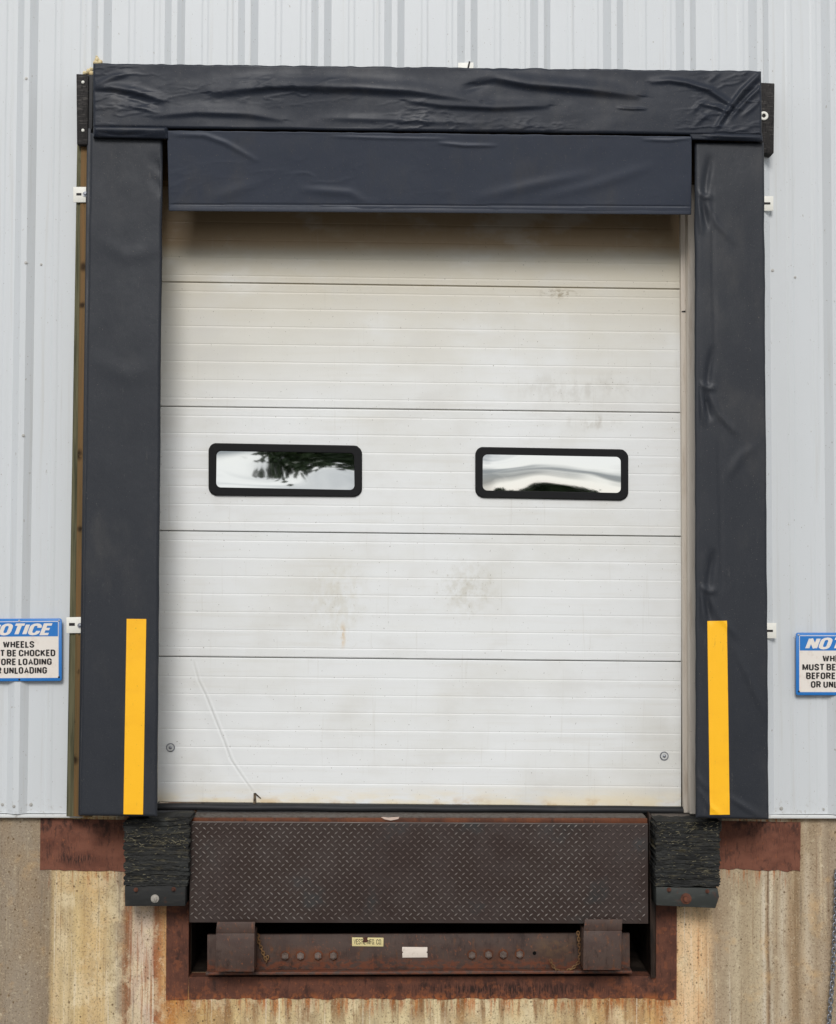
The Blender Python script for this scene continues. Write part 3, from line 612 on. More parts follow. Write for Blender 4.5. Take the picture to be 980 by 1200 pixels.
# right side pad
rp = thing('dock_side_pad', 'wrinkled charcoal vinyl dock seal pad right of the door, puckered along its inner seam', 'dock pad', at(858, 960, -.14), 'side pads of the dock seal')
def h_right(px, py):
    h = .005*fbm(px*.02, py*.006, 41, 3)
    for (x, y) in ((826, 232), (829, 456), (830, 694)):
        h -= fold(px, py, [(x+6, y-46), (x+2, y-22), (x, y)], 3.5, .010) - fold(px, py, [(x-8, y-6), (x+2, y-1), (x+8, y-2)], 2.6, .009)
        h -= fold(px, py, [(x-3, y+4), (x-1, y+14), (x+3, y+34)], 3.0, .011)
        h += fold(px, py, [(x+4, y+8), (x+14, y+30), (x+34, y+52)], 3.2, .0045)
        h += fold(px, py, [(x-8, y-2), (x-6, y+16), (x-4, y+40)], 3.2, .006)
    h -= fold(px, py, [(835, 215), (836, 330), (839, 430)], 1.8, .003) + fold(px, py, [(842, 520), (845, 600), (846, 690)], 1.8, .0035)
    h += fold(px, py, [(852, 560), (868, 535), (886, 522)], 5, .0035)
    h += fold(px, py, [(862, 760), (880, 800), (898, 840)], 4, .004) + fold(px, py, [(820, 925), (832, 945), (846, 956)], 3, .005) + fold(px, py, [(856, 935), (872, 945), (888, 955)], 3, .005)
    h += fold(px, py, [(818, 910), (830, 926)], 3, .004)
    h -= fold(px, py, [(816, 180), (818, 500), (819, 900)], 2.2, .003)
    return h
padded('cover', (814.5, 166), (896, 166), (901.8, 961), (816, 959), YP, -.045, [(826, 170), (893, 170), (899, 959), (828, 958)], M['vinyl'], rp, 40, 260, h_right, .012, edge_jit=1.4)
padded('reflective_stripe', (829, 727.8), (852, 727.4), (855.4, 954.8), (832, 955), YP-.0024, YP+.004, [(829, 727.8), (852, 727.4), (855.4, 954.8), (832, 955)], M['yellow'], rp, 20, 90, h_right, .0008, nofade=True)
slab('backing_post', [(835, 150), (893, 150), (900, 958), (842, 958)], -.04, .039, M['post_wood'], rp, .003)
bracket([(890, 229.8), (906.5, 229.8), (906.5, 247), (890, 247)], rect(894, 237, 903, 239.6), -.030, rp)
bracket([(893, 730), (910, 730), (910, 748), (893, 748)], rect(897, 738, 906, 740.6), -.030, rp)

# header pad with hanging curtain
hp = thing('dock_head_pad', 'black wrinkled vinyl head pad with navy curtain across the top of the door', 'dock pad', at(500, 250, -.14))
def h_head(px, py):
    s = .0102*(px-490)
    y = py - s
    h = .006*fbm(px*.012, py*.03, 51, 3)
    cr1 = fbm(px*.035, py*.09+px*.01, 55, 4); h += .0028*np.clip(.10-np.abs(cr1), 0, .1)/.1*np.clip(fbm(px*.008, py*.02, 57, 2)*5+.1, 0, 1)
    F_ = lambda pts, w, a, u=1., l=1.: fold(px, py, pts, w*.85, a*.64, u, l*.8)
    h += F_([(250, 108), (330, 101), (420, 104), (480, 107), (560, 118)], 8, .026, 1.7, .8)
    h += F_([(478, 118), (520, 124), (580, 127), (640, 124)], 6, .018, 1.5, .7)
    h += F_([(560, 96), (580, 92), (620, 100), (690, 106), (745, 112)], 8, .028, 1.6, .75)
    h -= F_([(540, 108), (560, 100), (578, 94)], 6, .008)
    h += F_([(108, 104), (130, 103), (160, 108), (192, 118)], 5, .014, 1.3, .8) + F_([(112, 100), (130, 92), (150, 86)], 5, .010)
    h -= F_([(110, 106), (140, 110), (190, 126)], 5, .008) - F_([(150, 124), (170, 128), (184, 132)], 3, .005)
    h += F_([(180, 136), (230, 132), (290, 134), (330, 140)], 8, .012, 1.2, .6)
    h += F_([(380, 138), (450, 140), (560, 145)], 5, .006)
    h += F_([(725, 127), (740, 128), (756, 128)], 2.2, .008, 1., .7)
    h += F_([(764, 96), (785, 95), (804, 98), (830, 106), (858, 124), (866, 128)], 4.5, .016, 1.2, .8)
    h += F_([(893, 84), (870, 106), (852, 130), (838, 152)], 4, .020, 1., .8) + F_([(894, 100), (876, 116), (856, 138)], 3.2, .014) - F_([(890, 96), (866, 122), (846, 146)], 3, .012)
    h += F_([(820, 122), (840, 126), (856, 134)], 4, .010, 1., .7) + F_([(812, 132), (820, 122), (828, 118)], 3, .007) + F_([(812, 150), (824, 138), (834, 130)], 3, .007)
    h += F_([(893, 116), (880, 128), (870, 136)], 3, .008) + F_([(842, 86), (830, 96)], 3, .006)
    return h
pc = padded('cover', (109, 73.5), (893, 82.5), (893.5, 158.5), (109, 149), YP-.03, -.045, [(112, 79), (889, 88), (890, 154), (113, 146)], M['vinyl_head'], hp, 430, 80, h_head, .010, edge_jit=2.2)
# rolled lower edge at the left end, folded corner at the right end
def h_roll(px, py): return .012*np.exp(-((py-153)/6)**2) + .004*fbm(px*.05, py*.1, 61, 2) - fold(px, py, [(112, 155), (140, 159), (170, 157)], 2.5, .005)
padded('lower_roll', (109, 146.8), (197, 148), (197, 162.5), (109, 160.5), YP-.026, YP+.12, [(110, 149), (197, 150), (197, 160), (110, 159)], M['vinyl_head'], hp, 60, 24, h_roll, .008)
def h_cor(px, py): return fold(px, py, [(838, 157), (856, 148), (868, 142)], 4, .008) + fold(px, py, [(830, 160), (860, 162), (894, 163)], 4, .010, 1.4, .7)
padded('folded_corner', (806, 154.5), (893.5, 155.5), (894.5, 165.8), (812, 163.5), YP-.026, YP+.12, [(808, 157), (893, 158), (893, 164), (813, 162)], M['vinyl_head'], hp, 60, 20, h_cor, .006)
def h_cur(px, py):
    F_ = lambda pts, w, a, u=1., l=1.: fold(px, py, pts, w*.8, a*.65, u, l)
    h = .005*fbm(px*.010, py*.016, 71, 3)
    cr1 = fbm(px*.02, py*.05+px*.012, 75, 4); h += .0014*np.clip(.08-np.abs(cr1), 0, .08)/.08*np.clip(fbm(px*.008, py*.02, 77, 2)*5+.2, 0, 1)
    h += F_([(205, 158), (240, 159), (265, 168), (300, 188)], 4, .008, 1., .8) + F_([(515, 168), (545, 171), (580, 171)], 3, .008, 1., .7)
    h += F_([(390, 160), (450, 162), (520, 163)], 2, .005) + F_([(755, 164), (785, 165), (810, 162)], 2.5, .007, 1., .7)
    h += F_([(355, 222), (410, 226), (428, 236)], 6, .007) + F_([(560, 232), (630, 216), (690, 204)], 8, .007) + F_([(640, 230), (700, 216), (760, 196)], 8, .006)
    h += F_([(250, 232), (300, 215)], 9, .005)
    h -= np.where(np.abs(py-(240.5+.0042*(px-500))) < .8, .0025, 0)
    return h
cur = padded('head_curtain', (196, 152.5), (811, 159.5), (810.5, 251.2), (197.5, 246.5), YP-.026, YP+.004, [(196.5, 155), (810, 162), (810, 250), (198, 246)], M['vinyl_blue'], hp, 240, 80, h_cur, .005, edge_jit=1.2, tilt=.072)
slab('curtain_hem', [(198.5, 240.4), (809.6, 243), (810, 251.2), (198, 246.9)], YP+.0425, .010, M['vinyl_blue'], cur, .003)
# header backing and its rubber faced end boards
slab('backing_board', [(104, 92), (892, 101), (893, 150), (104, 142)], -.044, .04, M['post_wood'], hp, .002)
eb = slab('end_board', [(89.5, 86.5), (103.5, 87), (102.6, 169.5), (90.2, 169)], -.105, .10, M['weave'], hp, .003)
for y in (96.4, 152.8):
    bm = bmesh.new(); add_dome(bm, at(97.4, y, -.106), 2/285, .6); bm_obj('bolt', bm, M['plate_white'], eb, True)
slab('end_board', [(102.9, 87.5), (109.5, 87.8), (108.5, 150), (103, 168)], -.09, .05, M['rubber'], hp, .003)
eb = slab('end_board', [(888, 96.5), (908, 97.5), (907, 179.5), (888, 178.5)], -.075, .07, M['weave'], hp, .003)
bm = bmesh.new()
cc = at(895.2, 135.8, -.079)
for k in range(28):
    pass
g_ = bmesh.ops.create_circle(bm, segments=8, radius=.004)
bm.free(); bm = bmesh.new()
nR, nr = 28, 10
vr = [[bm.verts.new((cc.x+(.0135+.0058*math.cos(b_))*math.cos(a), cc.y+.003*math.sin(b_), cc.z+(.0135+.0058*math.cos(b_))*math.sin(a))) for b_ in np.linspace(0, 2*math.pi, nr, endpoint=False)] for a in np.linspace(0, 2*math.pi, nR, endpoint=False)]
for i in range(nR):
    for j in range(nr): bm.faces.new((vr[i][j], vr[(i+1) % nR][j], vr[(i+1) % nR][(j+1) % nr], vr[i][(j+1) % nr]))
bm_obj('washer', bm, M['plate_white'], eb, True)
tb = slab('mounting_bracket', [(537, 73.5), (555, 73.2), (555, 92), (537, 92)], -.034, .004, M['plate_white'], hp, .0006)
slab('strap', [(549.6, 71.5), (551.4, 72), (548.2, 86), (546.4, 86)], -.037, .002, M['ink'], tb, 0)
for k, (px, py, r) in enumerate([(114, 69, 2.6), (117.5, 72, 3), (112, 73, 3), (104, 83, 3.2), (99, 85, 2.6), (106.5, 80, 2.4)]):
    pass
bm = bmesh.new()
for (px, py, r) in [(114, 70, 3), (117.5, 73, 3.4), (112, 74, 3.2), (113.2, 66.5, 1.6)]:
    p = at(px, py, -.04); bmesh.ops.create_icosphere(bm, subdivisions=2, radius=r/282, matrix=Matrix.Translation(p))
for v_ in bm.verts: v_.co += Vector((mnoise.noise(v_.co*90), mnoise.noise(v_.co*90+Vector((3, 1, 2))), mnoise.noise(v_.co*90+Vector((7, 5, 1)))))*.004
bm_obj('sealant_foam', bm, M['foam'], hp, True)
bm = bmesh.new()
for (px, py, r) in [(104, 84, 3.4), (99.5, 86, 2.8), (107, 81.5, 2.6), (107, 86, 3)]:
    p = at(px, py, -.05); bmesh.ops.create_icosphere(bm, subdivisions=2, radius=r/282, matrix=Matrix.Translation(p))
for v_ in bm.verts: v_.co += Vector((mnoise.noise(v_.co*90), mnoise.noise(v_.co*90+Vector((3, 1, 2))), mnoise.noise(v_.co*90+Vector((7, 5, 1)))))*.004
bm_obj('sealant_foam', bm, M['foam'], hp, True)

# ------------------------------------------------------------------ dock leveler
lv = thing('dock_leveler', 'rusty dock leveler with its diamond tread lip hanging down', 'dock leveler', (at(490, 1145, 0).x, .0, PZ0))
YL = -.085
z_dk = ZS - .0015
bm = bmesh.new(); xa, xb = xw(226, 957, -.03), xw(757, 957, -.03)
add_box(bm, (xa, -.03, z_dk-.012), (xb, 1.5, z_dk+.0), .002); bm_obj('deck', bm, M['deck'], lv, True, 40)
bm = bmesh.new(); add_box(bm, (xa-.008, -.046, z_dk-.030), (xb+.004, -.0305, z_dk-.005), .003); bm_obj('hinge_bar', bm, M['rust_edge'], lv, True, 40)
# the sill on both sides of the deck
for a, b_ in ((160, 221), (765, 846)):
    bm = bmesh.new(); add_box(bm, (xw(a, 957, 0), -.0, ZS-.06), (xw(b_, 957, 0), .30, ZS-.003), .002)
    bm_obj('sill_plate', bm, M['deck'], fnd, True, 40)
TL, TR, BR, BL = at(223, 963, YL), at(759.5, 965.5, YL), at(759.8, 1082.5, YL), at(222, 1081, YL)
bm = bmesh.new(); add_prism(bm, [TL, TR, BR, BL], .016, .001)
px_, pz_ = .0305, .0163
nrow = int((TL.z-BL.z)/pz_)+1; lug_l, lug_w = .0185, .0058
for j in range(nrow):
    zc = TL.z-.010-j*pz_; sgn = 1 if j % 2 == 0 else -1
    for i in range(int((TR.x-TL.x)/px_)+1):
        xc = TL.x+.012+i*px_+(0 if j % 2 == 0 else px_*.5) + random.uniform(-.0006, .0006)
        t = (xc-TL.x)/(TR.x-TL.x); zc2 = zc+(TR.z-TL.z)*t
        if xc > TR.x-.010 or zc2 < BL.z+(BR.z-BL.z)*t+.009: continue
        a = math.radians(40)*sgn; ca, sa = math.cos(a), math.sin(a)
        def q(l, w_, d): return bm.verts.new((xc+l*ca-w_*sa, YL-d, zc2+l*sa+w_*ca))
        e0 = q(-lug_l/2, 0, -.0003); e1 = q(lug_l/2, 0, -.0003); s0 = q(0, -lug_w/2, -.0003); s1 = q(0, lug_w/2, -.0003)
        t0 = q(-lug_l*.34, 0, .0055); t1 = q(lug_l*.34, 0, .0055)
        for tri in ((e0, s0, t0), (s0, t1, t0), (s0, e1, t1), (e1, s1, t1), (s1, t0, t1), (s1, e0, t0)): bm.faces.new(tri).material_index = 1
mi = [f_.material_index for f_ in bm.faces]
lip = bm_obj('lip', bm, M['tread'], lv); lip.data.materials.append(M['lug']); lip.data.polygons.foreach_set('material_index', mi)
slab('edge_chip', [(446.5, 957.6), (450, 957.4), (455, 958.2), (462, 957.6), (468, 957.4), (467, 959.8), (458, 961.6), (451, 960.2)], -.0525, .002, mat('bare_pink_chip', c(200, 176, 160), .6), lip, 0)
# front beam with ledge
YB_ = .005
slab('front_beam', [(243, 1095.5), (738, 1093.5), (738.5, 1137), (243, 1140)], YB_, .02, M['rust_beam'], lv, .002)
bm = bmesh.new(); p0, p1 = at(241, 1139.5, -.04), at(741, 1137.5, -.04)
add_prism(bm, [p0, p1, p1-Vector((0, 0, .012)), p0-Vector((0, 0, .012))], .06, .003); bm_obj('beam_ledge', bm, M['rust_beam'], lv, True, 40)
slab('side_channel', [(760.6, 952), (768.6, 963), (768.6, 1146), (763, 1146)], -.0, .30, mat('oily_dark_steel', c(60, 46, 38), .5, .4, .2, layers=[dict(col=c(30, 24, 20), scale=(20, 20, 4), lo=.4, hi=.6)]), lv, .001)
for (x0, x1, y0, y1) in ((253, 298.5, 1080.5, 1139), (684, 729, 1077.5, 1137)):
    Yk = -.118
    bm = bmesh.new()
    add_prism(bm, [at(x0+1.5, y0, Yk), at(x1+.5, y0, Yk), at(x1, y0+13, Yk), at(x0, y0+13, Yk)], .008, .002)      # upright flange that catches the lip
    k = bm_obj('lip_keeper', bm, M['rust_beam'], lv, True, 40)
    slab('keeper_box', [(x0, y0+13.4), (x1, y0+13.4), (x1-.6, y1), (x0-.6, y1)], Yk-.006, .12, M['rust_beam'], k, .003)
for px, py in [(352.5, 1119.5), (373, 1119.3), (391, 1119.3), (334.5, 1119.5), (553.2, 1118.6), (572.5, 1118), (589.8, 1118), (609, 1117.6)]:
    bm = bmesh.new(); p = at(px, py, YB_); add_cyl(bm, p, (0, -1, 0), 5.8/285, .003, 24, .0008)
    wr = bm_obj('bolt', bm, M['rust_edge'], lv, True, 30)
    bm = bmesh.new(); add_cyl(bm, Vector((p.x, p.y-.003, p.z)), (0, -1, 0), 4.3/285, .014, 6, .0012); add_cyl(bm, Vector((p.x, p.y-.014, p.z)), (0, -1, 0), 2.4/285, .010, 12, .001)
    bm_obj('nut', bm, M['nut'], wr, True, 30)
bm = bmesh.new(); add_cyl(bm, at(626.5, 1117, YB_-.0008), (0, 1, 0), 2.2/285, .004, 14); bm_obj('bolt_hole', bm, M['black'], lv)

GW = .46
def arc(x, y, rx_, ry_, a0, a1, n=7): return [(x+rx_*math.cos(math.radians(a)), y+ry_*math.sin(math.radians(a))) for a in np.linspace(a0, a1, n)]
def glyph(ch):
    w = GW; h = w/2; R = .24
    ov = arc(h, 1-R, h, R, 0, 180)[1:] + arc(h, R, h, R, 180, 360)
    return {
     'A': (w*1.02, [[(0, 0), (w*.55, 1), (w*1.1, 0)], [(w*.2, .3), (w*.9, .3)]]),
     'B': (w, [[(0, 0), (0, 1), (w*.5, 1)]+arc(w*.6, .765, w*.36, .235, 90, -90)+[(0, .53)], [(w*.5, .53)]+arc(w*.62, .265, w*.38, .265, 90, -90)+[(0, 0)]]),
     'C': (w, [[(w, .66), (w, 1-R)]+arc(h, 1-R, h, R, 0, 180)[1:]+arc(h, R, h, R, 180, 360)+[(w, .34)]]),
     'D': (w, [[(0, 0), (0, 1), (w*.4, 1)]+arc(w*.5, .72, w*.5, .28, 90, 0)+arc(w*.5, .28, w*.5, .28, 0, -90)+[(0, 0)]]),
     'E': (w*.72, [[(w*.85, 1), (0, 1), (0, 0), (w*.85, 0)], [(0, .52), (w*.75, .52)]]),
     'F': (w*.66, [[(w*.82, 1), (0, 1), (0, 0)], [(0, .5), (w*.72, .5)]]),
     'G': (w, [[(w, .68), (w, 1-R)]+arc(h, 1-R, h, R, 0, 180)[1:]+arc(h, R, h, R, 180, 360)+[(w, .46), (w*.55, .46)]]),
     'H': (w, [[(0, 0), (0, 1)], [(w, 0), (w, 1)], [(0, .52), (w, .52)]]),
     'I': (0, [[(0, 0), (0, 1)]]),
     'K': (w, [[(0, 0), (0, 1)], [(w, 1), (0, .40)], [(w*.35, .58), (w*1.05, 0)]]),
     'L': (w*.62, [[(0, 1), (0, 0), (w*.8, 0)]]),
     'M': (w*1.35, [[(0, 0), (0, 1)], [(0, 1), (w*.675, .1), (w*1.35, 1)], [(w*1.35, 1), (w*1.35, 0)]]),
     'N': (w, [[(0, 0), (0, 1)], [(0, 1), (w, 0)], [(w, 0), (w, 1)]]),
     'O': (w, [[(w, R), (w, 1-R)]+ov]),
     'R': (w, [[(0, 0), (0, 1), (w*.5, 1)]+arc(w*.6, .745, w*.4, .255, 90, -90)+[(0, .49)], [(w*.55, .49), (w, 0)]]),
     'S': (w, [[(w, .72)]+arc(h, .76, h, .24, 0, 215)+[(w*.35, .56), (w*.65, .46)]+arc(h, .24, h, .24, 35, -180)+[(0, .28)]]),
     'T': (w*.82, [[(-.07, 1), (w*.9+.07, 1)], [(w*.45, 1), (w*.45, 0)]]),
     'U': (w, [[(0, 1), (0, R)]+arc(h, R, h, R, 180, 360)[1:]+[(w, 1)]]),
     'V': (w*1.1, [[(0, 1), (w*.55, 0), (w*1.1, 1)]]),
     'W': (w*1.6, [[(0, 1), (w*.4, 0)], [(w*.4, 0), (w*.8, 1), (w*1.2, 0)], [(w*1.2, 0), (w*1.6, 1)]]),
     '.': (.05, [[(0, 0), (.05, 0)]]),
    }[ch]
def ribbon(pl, t):
    pl = [np.array(p, float) for i, p in enumerate(pl) if i == 0 or np.hypot(*(np.array(p)-np.array(pl[i-1]))) > 1e-4]
    n = len(pl); L_, R_ = [], []
    for i in range(n):
        d0 = pl[i]-pl[i-1] if i else pl[1]-pl[0]; d1 = pl[i+1]-pl[i] if i < n-1 else pl[-1]-pl[-2]
        d0 = d0/np.hypot(*d0); d1 = d1/np.hypot(*d1); n0 = np.array((-d0[1], d0[0])); n1 = np.array((-d1[1], d1[0])); m_ = n0+n1
        m_ = m_/max(np.hypot(*m_), .3); k = t/2/max(m_.dot(n0), .5); L_.append(pl[i]+m_*k); R_.append(pl[i]-m_*k)
    return L_, R_
def text_mesh(s, t=.17, shear=0.0, gap=.09):
    V = []; Fc = []; x = 0; lay = 0
    for ch in s:
        if ch == ' ': x += .26; continue
        adv, st = glyph(ch)
        for pl in st:
            lay += 1
            L_, R_ = ribbon(pl, t); base = len(V); n = len(L_)
            for a in L_+R_:
                yy = min(max(a[1], -t/2), 1+t/2); V.append((a[0]+x+yy*shear, yy, lay % 3))
            for i in range(n-1): Fc.append([base+i, base+i+1, base+n+i+1, base+n+i])
        x += adv+t+gap
    return np.array(V), Fc
def letters(lines, Y, slope, x_ref, m, parent):
    V = []; Fc = []
    for (s, x0, y0, x1, y1, t, shear) in lines:
        v, f = text_mesh(s, t, shear, .05 if shear else .09); lo, hi = v[:, :2].min(0), v[:, :2].max(0); u = (v[:, :2]-lo)/(hi-lo)
        base = len(V)
        for (a, b_), l in zip(u, v[:, 2]):
            px = x0+(x1-x0)*a; py = y1+(y0-y1)*b_ + slope*(px-x_ref)
            V.append(at(px, py, Y-.00012*l)[:])
        Fc += [[base+i for i in q_] for q_ in f]
    return obj('lettering', V, Fc, m, parent)
np_ = slab('name_plate', [(412.6, 1098.6), (449.6, 1099), (449.4, 1109.2), (412.8, 1108.8)], YB_-.003, .003, M['tag_yellow'], lv, .0003)
letters([('VESTIL MFG. CO.', 414.6, 1100.6, 447.6, 1106.8, .13, 0)], YB_-.0035, .01, 431, M['ink'], np_)
slab('rust_blot', [(425, 1098.8), (431, 1098.4), (430.6, 1101), (432.4, 1102.6), (429, 1104.6), (424.6, 1104), (426.2, 1101)], YB_-.0042, .0006, M['rust_frame'], np_, 0)
slab('blank_tag', [(471.4, 1109.8), (501, 1110), (501, 1114.8), (499.6, 1116), (501, 1117.2), (501.2, 1122), (471.8, 1122.2), (471.6, 1117.2), (473, 1116), (471.4, 1114.8)], YB_-.003, .003, M['tag_white'], lv, .0003)

def link_mesh(bm, ctr, d, nrm, L_, w_, r, seg=18, cs=7):
    d = d.normalized(); nrm = (nrm - d*nrm.dot(d)).normalized(); b2 = d.cross(nrm)
    pts = []
    for k in range(seg):
        a = 2*math.pi*k/seg; ex = max(0, L_/2-w_/2)
        x = math.cos(a)*w_/2 + (ex if math.cos(a) > 0 else -ex); y = math.sin(a)*w_/2
        pts.append((x, y))
    rings = []
    for k in range(seg):
        a = 2*math.pi*k/seg; p = ctr + d*pts[k][0] + nrm*pts[k][1]; out = d*math.cos(a)+nrm*math.sin(a)
        rings.append([bm.verts.new(p + out*r*math.cos(t) + b2*r*math.sin(t)) for t in np.linspace(0, 2*math.pi, cs, endpoint=False)])
    for k in range(seg):
        for j in range(cs): bm.faces.new((rings[k][j], rings[(k+1) % seg][j], rings[(k+1) % seg][(j+1) % cs], rings[k][(j+1) % cs]))
def chain(name, path, L_, w_, r, m, parent):
    P = [Vector(p) for p in path]; bm = bmesh.new(); pitch = L_-2.2*r; acc = 0; k = 0
    segs = [(P[i], P[i+1]) for i in range(len(P)-1)]; tot = sum((b_-a).length for a, b_ in segs); s = pitch/2
    while s < tot:
        q = s
        for a, b_ in segs:
            l = (b_-a).length
            if q <= l: break
            q -= l
        d = (b_-a).normalized(); nrm = Vector((0, 1, 0)) if k % 2 else d.cross(Vector((0, 1, 0)))
        nrm = (nrm + Vector((.3, .3, 0))*random.uniform(-.6, .6)); link_mesh(bm, a+d*q, d, nrm, L_, w_, r); k += 1; s += pitch
    return bm_obj(name, bm, m, parent, True)
chain('safety_chain', [at(x, y, YB_-.014) for x, y in [(302, 1095), (303.5, 1104), (307, 1113), (310, 1121), (312.6, 1126), (313.8, 1120)]], .017, .010, .0022, M['chain_rust'], lv)
chain('safety_chain', [at(x, y, -.03) for x, y in [(677.5, 1092), (678.6, 1104), (680, 1118), (678, 1128), (671, 1135), (662, 1139), (652, 1137), (647.5, 1131), (645, 1125)]], .017, .010, .0022, M['chain_rust'], lv)

# ------------------------------------------------------------------ dock bumpers
def bumper(label, rub, bar, bolts, Yf, m_bar, bot):
    cxp = sum(p[0] for p in rub)/4
    b = thing('dock_bumper', label, 'dock bumper', at(cxp, bot, Yf*.5), 'laminated bumpers beside the leveler')
    (x0, y0), (x1, y1), (x2, y2), (x3, y3) = rub
    nx, ny = 70, 170; us, vs = np.linspace(0, 1, nx), np.linspace(0, 1, ny); U, V = np.meshgrid(us, vs)
    PX = (x0*(1-U)+x1*U)*(1-V)+(x3*(1-U)+x2*U)*V; PY = (y0*(1-U)+y1*U)*(1-V)+(y3*(1-U)+y2*U)*V
    sd = int(x0)
    lay = vnoise(PY*0+1.5, PY*.62+fbm(PX*.03, PY*.02, sd, 2)*3, sd+3)
    q_ = (PY + 9*fbm(PX*.03, PY*.06, sd, 3))/5.2; idx = np.floor(q_); fr = q_-idx
    hs = np.sin(idx*12.9898+sd)*43758.5453; hs = hs-np.floor(hs)
    H = .0035*(hs-.5) - .0025*np.clip((np.abs(fr-.5)-.32)/.18, 0, 1) + .005*fbm(PX*.10, PY*.10+idx*7.3, sd+1, 4) + .009*fbm(PX*.35, PY*.5, sd+2, 4)
    PX = PX + (np.exp(-(U/.05)**2)+np.exp(-((1-U)/.05)**2))*(hs-.5)*1.2
    edge = np.exp(-(U/.03)**2)+np.exp(-((1-U)/.03)**2); PX = PX + edge*(vnoise(PX*0, PY*.6, sd+8)-.5)*3.0
    PY = PY + np.exp(-((1-V)/.03)**2)*(vnoise(PX*.12, PY*0, sd+5)-.5)*3 + np.exp(-(V/.03)**2)*(vnoise(PX*.15, PY*0, sd+6)-.5)*2
    P = at_np(PX, PY, Yf-H); v = P.reshape(-1, 3)
    f = [(j*nx+i, (j+1)*nx+i, (j+1)*nx+i+1, j*nx+i+1) for j in range(ny-1) for i in range(nx-1)]
    ring = [i for i in range(nx)] + [j*nx+nx-1 for j in range(1, ny)] + [(ny-1)*nx+i for i in range(nx-2, -1, -1)] + [j*nx for j in range(ny-2, 0, -1)]
    base = len(v); bk = v[ring].copy(); bk[:, 1] = YC-.008; v = np.vstack([v, bk]); n = len(ring)
    for q in range(n): f.append((ring[q], ring[(q+1) % n], base+(q+1) % n, base+q))
    f.append(list(range(base, base+n)))
    nf0 = len(f)-1; v = v.tolist(); rn = np.random.default_rng(sd)
    for _ in range(130):                                    # frayed cords standing out of the cut plies
        uu, ww = rn.uniform(.03, .97), rn.uniform(.02, .98)
        if rn.random() < .45: ww = min(.98, abs(rn.normal(.06, .08))) if sd > 500 else .32+rn.normal(0, .05)
        px0 = x0+(x1-x0)*uu; py0 = y0+(y3-y0)*ww; ang = rn.normal(0, .5); L_ = rn.uniform(1.2, 5.5); cv = rn.normal(0, .5); th = rn.uniform(.3, .62); base2 = len(v)
        for k in range(5):
            t = k/4-.5; xx = px0+L_*t*math.cos(ang)-cv*(t*t)*L_*math.sin(ang); yy = py0+L_*t*math.sin(ang)+cv*(t*t)*L_*math.cos(ang)
            d_ = .013+.004*(1-4*t*t); a1 = at(xx, yy-th/2, Yf-d_); a2 = at(xx, yy+th/2, Yf-d_+.001); v += [a1[:], a2[:]]
        for k in range(4): f.append((base2+2*k, base2+2*k+1, base2+2*k+3, base2+2*k+2))
    rb = obj('rubber_block', v, f, M['bumper_rubber'], b, True, 45); rb.data.materials.append(M['cord'])
    for p_ in rb.data.polygons[nf0+1:]: p_.material_index = 1
    st = slab('retaining_angle', bar, Yf+.005, .12, m_bar, b, .002)
    for px, py, r, mm in bolts:
        bm = bmesh.new(); p = at(px, py, Yf+.005); add_cyl(bm, p, (0, -1, 0), r/289, .004, 24, .001); add_cyl(bm, p, (0, -1, 0), r*.55/289, .016, 12, .002)
        bm_obj('bolt', bm, mm, st, True, 30)
Yb_ = -.13
bumper('frayed black laminated bumper left of the leveler lip with one bright bolt', [(145, 961), (222, 956.5), (220.5, 1038.5), (146, 1037.5)], [(146.3, 1038.4), (217.6, 1037.6), (217, 1061.8), (146.6, 1062)],
       [(181.8, 1053, 4.8, M['bright']), (159.5, 1042.5, 2.6, M['rust_frame']), (203.6, 1042, 2.6, M['rust_frame'])], Yb_, M['bumper_dark'], 1062)
bumper('frayed black laminated bumper right of the leveler lip with a rusted bolt', [(769, 962.5), (843.8, 963), (844, 1040), (768.8, 1038.4)], [(769, 1039.4), (841, 1041), (843, 1051), (838.5, 1064.4), (769.3, 1061)],
       [(804, 1053, 6.4, M['rust_frame']), (784, 1042.6, 2.6, M['rust_frame']), (829, 1044.4, 2.4, M['rust_frame'])], Yb_, M['bumper_steel'], 1064)

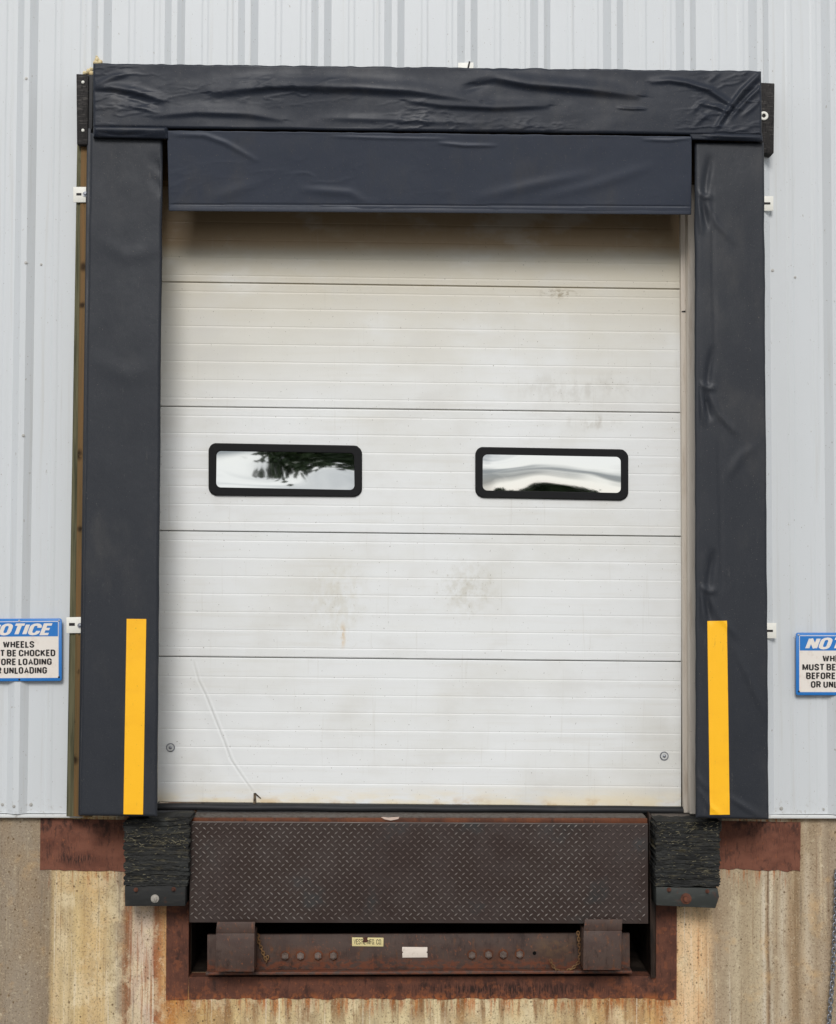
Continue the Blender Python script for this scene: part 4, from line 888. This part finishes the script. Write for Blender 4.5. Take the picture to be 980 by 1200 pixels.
# ------------------------------------------------------------------ notice signs
def sign(label, ox, oy, sl, sides):
    s = thing('notice_sign', label, 'sign', at(22+ox, 798+oy, -.028), 'wheel chock notices on the wall')
    Y = -.0285
    def q(pts): return [(x+ox, y+oy+sl*(x-22)) for x, y in pts]
    def rrp(x0, y0, x1, y1, r): return q(rr(x0, y0, x1, y1, r, 0, 4))
    plate = slab('sign_plate', rrp(-27.5, 724.9, 72.5, 798.2, 2.6), Y, .003, M['sign_blue'], s, .0004)
    slab('white_field', rrp(-23.6, 728.2, 68.8, 794.6, 1.6), Y-.0006, .0006, M['sign_cream'], s, 0)
    slab('header_band', q([(-22.9, 728.9), (68.1, 728.9), (68.1, 745.9), (-22.9, 745.9)]), Y-.0012, .0006, M['sign_blue'], s, 0)
    letters([('NOTICE', -16.6+ox, 730.6+oy, 61.7+ox, 744.6+oy, .25, .22)], Y-.0019, sl, 22+ox, M['sign_cream'], s)
    letters([('WHEELS', 3.6+ox, 751.3+oy, 40.4+ox, 759.2+oy, .235, 0), ('MUST BE CHOCKED', -20+ox, 761.4+oy, 65+ox, 769.3+oy, .235, 0),
             ('BEFORE LOADING', -15.6+ox, 771.6+oy, 60.8+ox, 779.5+oy, .235, 0), ('OR UNLOADING', -10+ox, 781.7+oy, 55.2+ox, 789.6+oy, .235, 0)], Y-.0014, sl, 22+ox, M['ink'], s)
    for (x, y) in [(22.6, 727.4), (22.8, 796.4), (69.4, 727.6), (69.2, 793.8), (-24.5, 727.6), (-24, 794)]:
        (x, y), = q([(x, y)])
        bm = bmesh.new(); add_dome(bm, at(x, y, Y-.0005), 1.15/285, .6); bm_obj('screw', bm, M['ink'] if y > 760+oy else M['screw'], s, True)
sign('blue and white wheel chock notice hung beside the timber post', 0, 0, -.006, 0)
sign('blue and white wheel chock notice on the far right siding ribs', 960.4, 16.5, .002, 1)

# ------------------------------------------------------------------ chain on the wall at the right
wc = thing('wall_chain', 'galvanized chain hanging from an eye bolt in the concrete at the right edge', 'chain', at(979, 1020, YC))
bm = bmesh.new(); p = at(980.5, 1021, YC-.001); add_cyl(bm, p, (0, -1, 0), .012, .012, 6, .002); add_dome(bm, Vector((p.x, p.y-.014, p.z)), .013, .8); add_cyl(bm, at(982, 1030, YC-.001), (0, -1, 0), .011, .014, 6, .002)
bm_obj('eye_bolt', bm, M['galv'], wc, True, 30)
pth = [at(x, y, YC-.028) for x, y in [(980.5, 1024), (979.8, 1060), (978, 1100), (976.4, 1140), (974, 1170), (971.5, 1200), (969, 1230)]]
pe = pth[-1]; pth.append(Vector((pe.x-.01, pe.y, GZ+.02))); chain('links', pth, .024, .0145, .0032, M['galv'], wc)

# ------------------------------------------------------------------ trees across the yard (mirrored in the door windows)
bark = mat('tree_bark', c(84, 72, 60), .9, .2, layers=[dict(col=c(52, 44, 38), scale=(8, 8, 2), lo=.4, hi=.6)], bump=[dict(scale=(10, 10, 3), amt=.6, h=.03)])
leafm = mat('tree_leaves', c(66, 82, 48), .6, .3, layers=[dict(col=c(46, 62, 34), scale=.8, lo=.4, hi=.6)])
def tree(label, x, y, h, cr_, seed):
    rn = np.random.default_rng(seed); t = thing('yard_tree', label, 'tree', (x, y, GZ), 'trees across the yard')
    bm = bmesh.new(); prev = None; n = 10
    for i in range(8):
        s = i/7; z = GZ+h*.8*s; rr_ = .28*(1-s)+.04; ox_, oy_ = .25*math.sin(s*4+seed), .2*math.cos(s*3+seed)
        ring = [bm.verts.new((x+ox_+rr_*math.cos(a), y+oy_+rr_*math.sin(a), z)) for a in np.linspace(0, 2*math.pi, n, endpoint=False)]
        if prev:
            for k in range(n): bm.faces.new((prev[k], prev[(k+1) % n], ring[(k+1) % n], ring[k]))
        prev = ring
    for k in range(9):
        a = rn.uniform(0, 6.28); z0 = GZ+h*rn.uniform(.35, .7); d = Vector((math.cos(a), math.sin(a), .7)).normalized(); add_cyl(bm, (x, y, z0), d, .09, cr_*.8, 7, 0, .02)
    bm_obj('trunk', bm, bark, t, True)
    cl = rn.normal(size=(46, 3)); cl /= np.linalg.norm(cl, axis=1)[:, None]; cl *= rn.uniform(.02, 1, (46, 1))**.5*cr_; cl[:, 2] *= .85; cl += (x, y, GZ+h*.68)
    pt = (cl[rn.integers(0, 46, 7000)] + rn.normal(size=(7000, 3))*cr_*.16)
    V = []; Fc = []
    for p in pt:
        a, b_ = rn.normal(size=3), rn.normal(size=3); a /= np.linalg.norm(a); b_ -= a*b_.dot(a); b_ /= np.linalg.norm(b_); s = rn.uniform(.05, .10)*cr_; i = len(V)
        V += [p-a*s, p+b_*s*.6, p+a*s, p-b_*s*.6]; Fc.append((i, i+1, i+2, i+3))
    obj('crown', V, Fc, leafm, t)
tree('broad leafy tree facing the dock from far across the yard', -4.3, -70, 13.4, 3.7, 3)
tree('tall leafy tree farthest to the left across the yard', -22, -80, 11, 3.4, 5)
tree('low bushy tree to the right across the yard, nearest the middle', 7.0, -84, 4.6, 1.7, 8)
tree('low bushy tree to the right across the yard, between two others', 10.0, -86, 5.0, 1.9, 12)
tree('low bushy tree farthest to the right across the yard', 13.5, -85, 4.4, 1.7, 14)
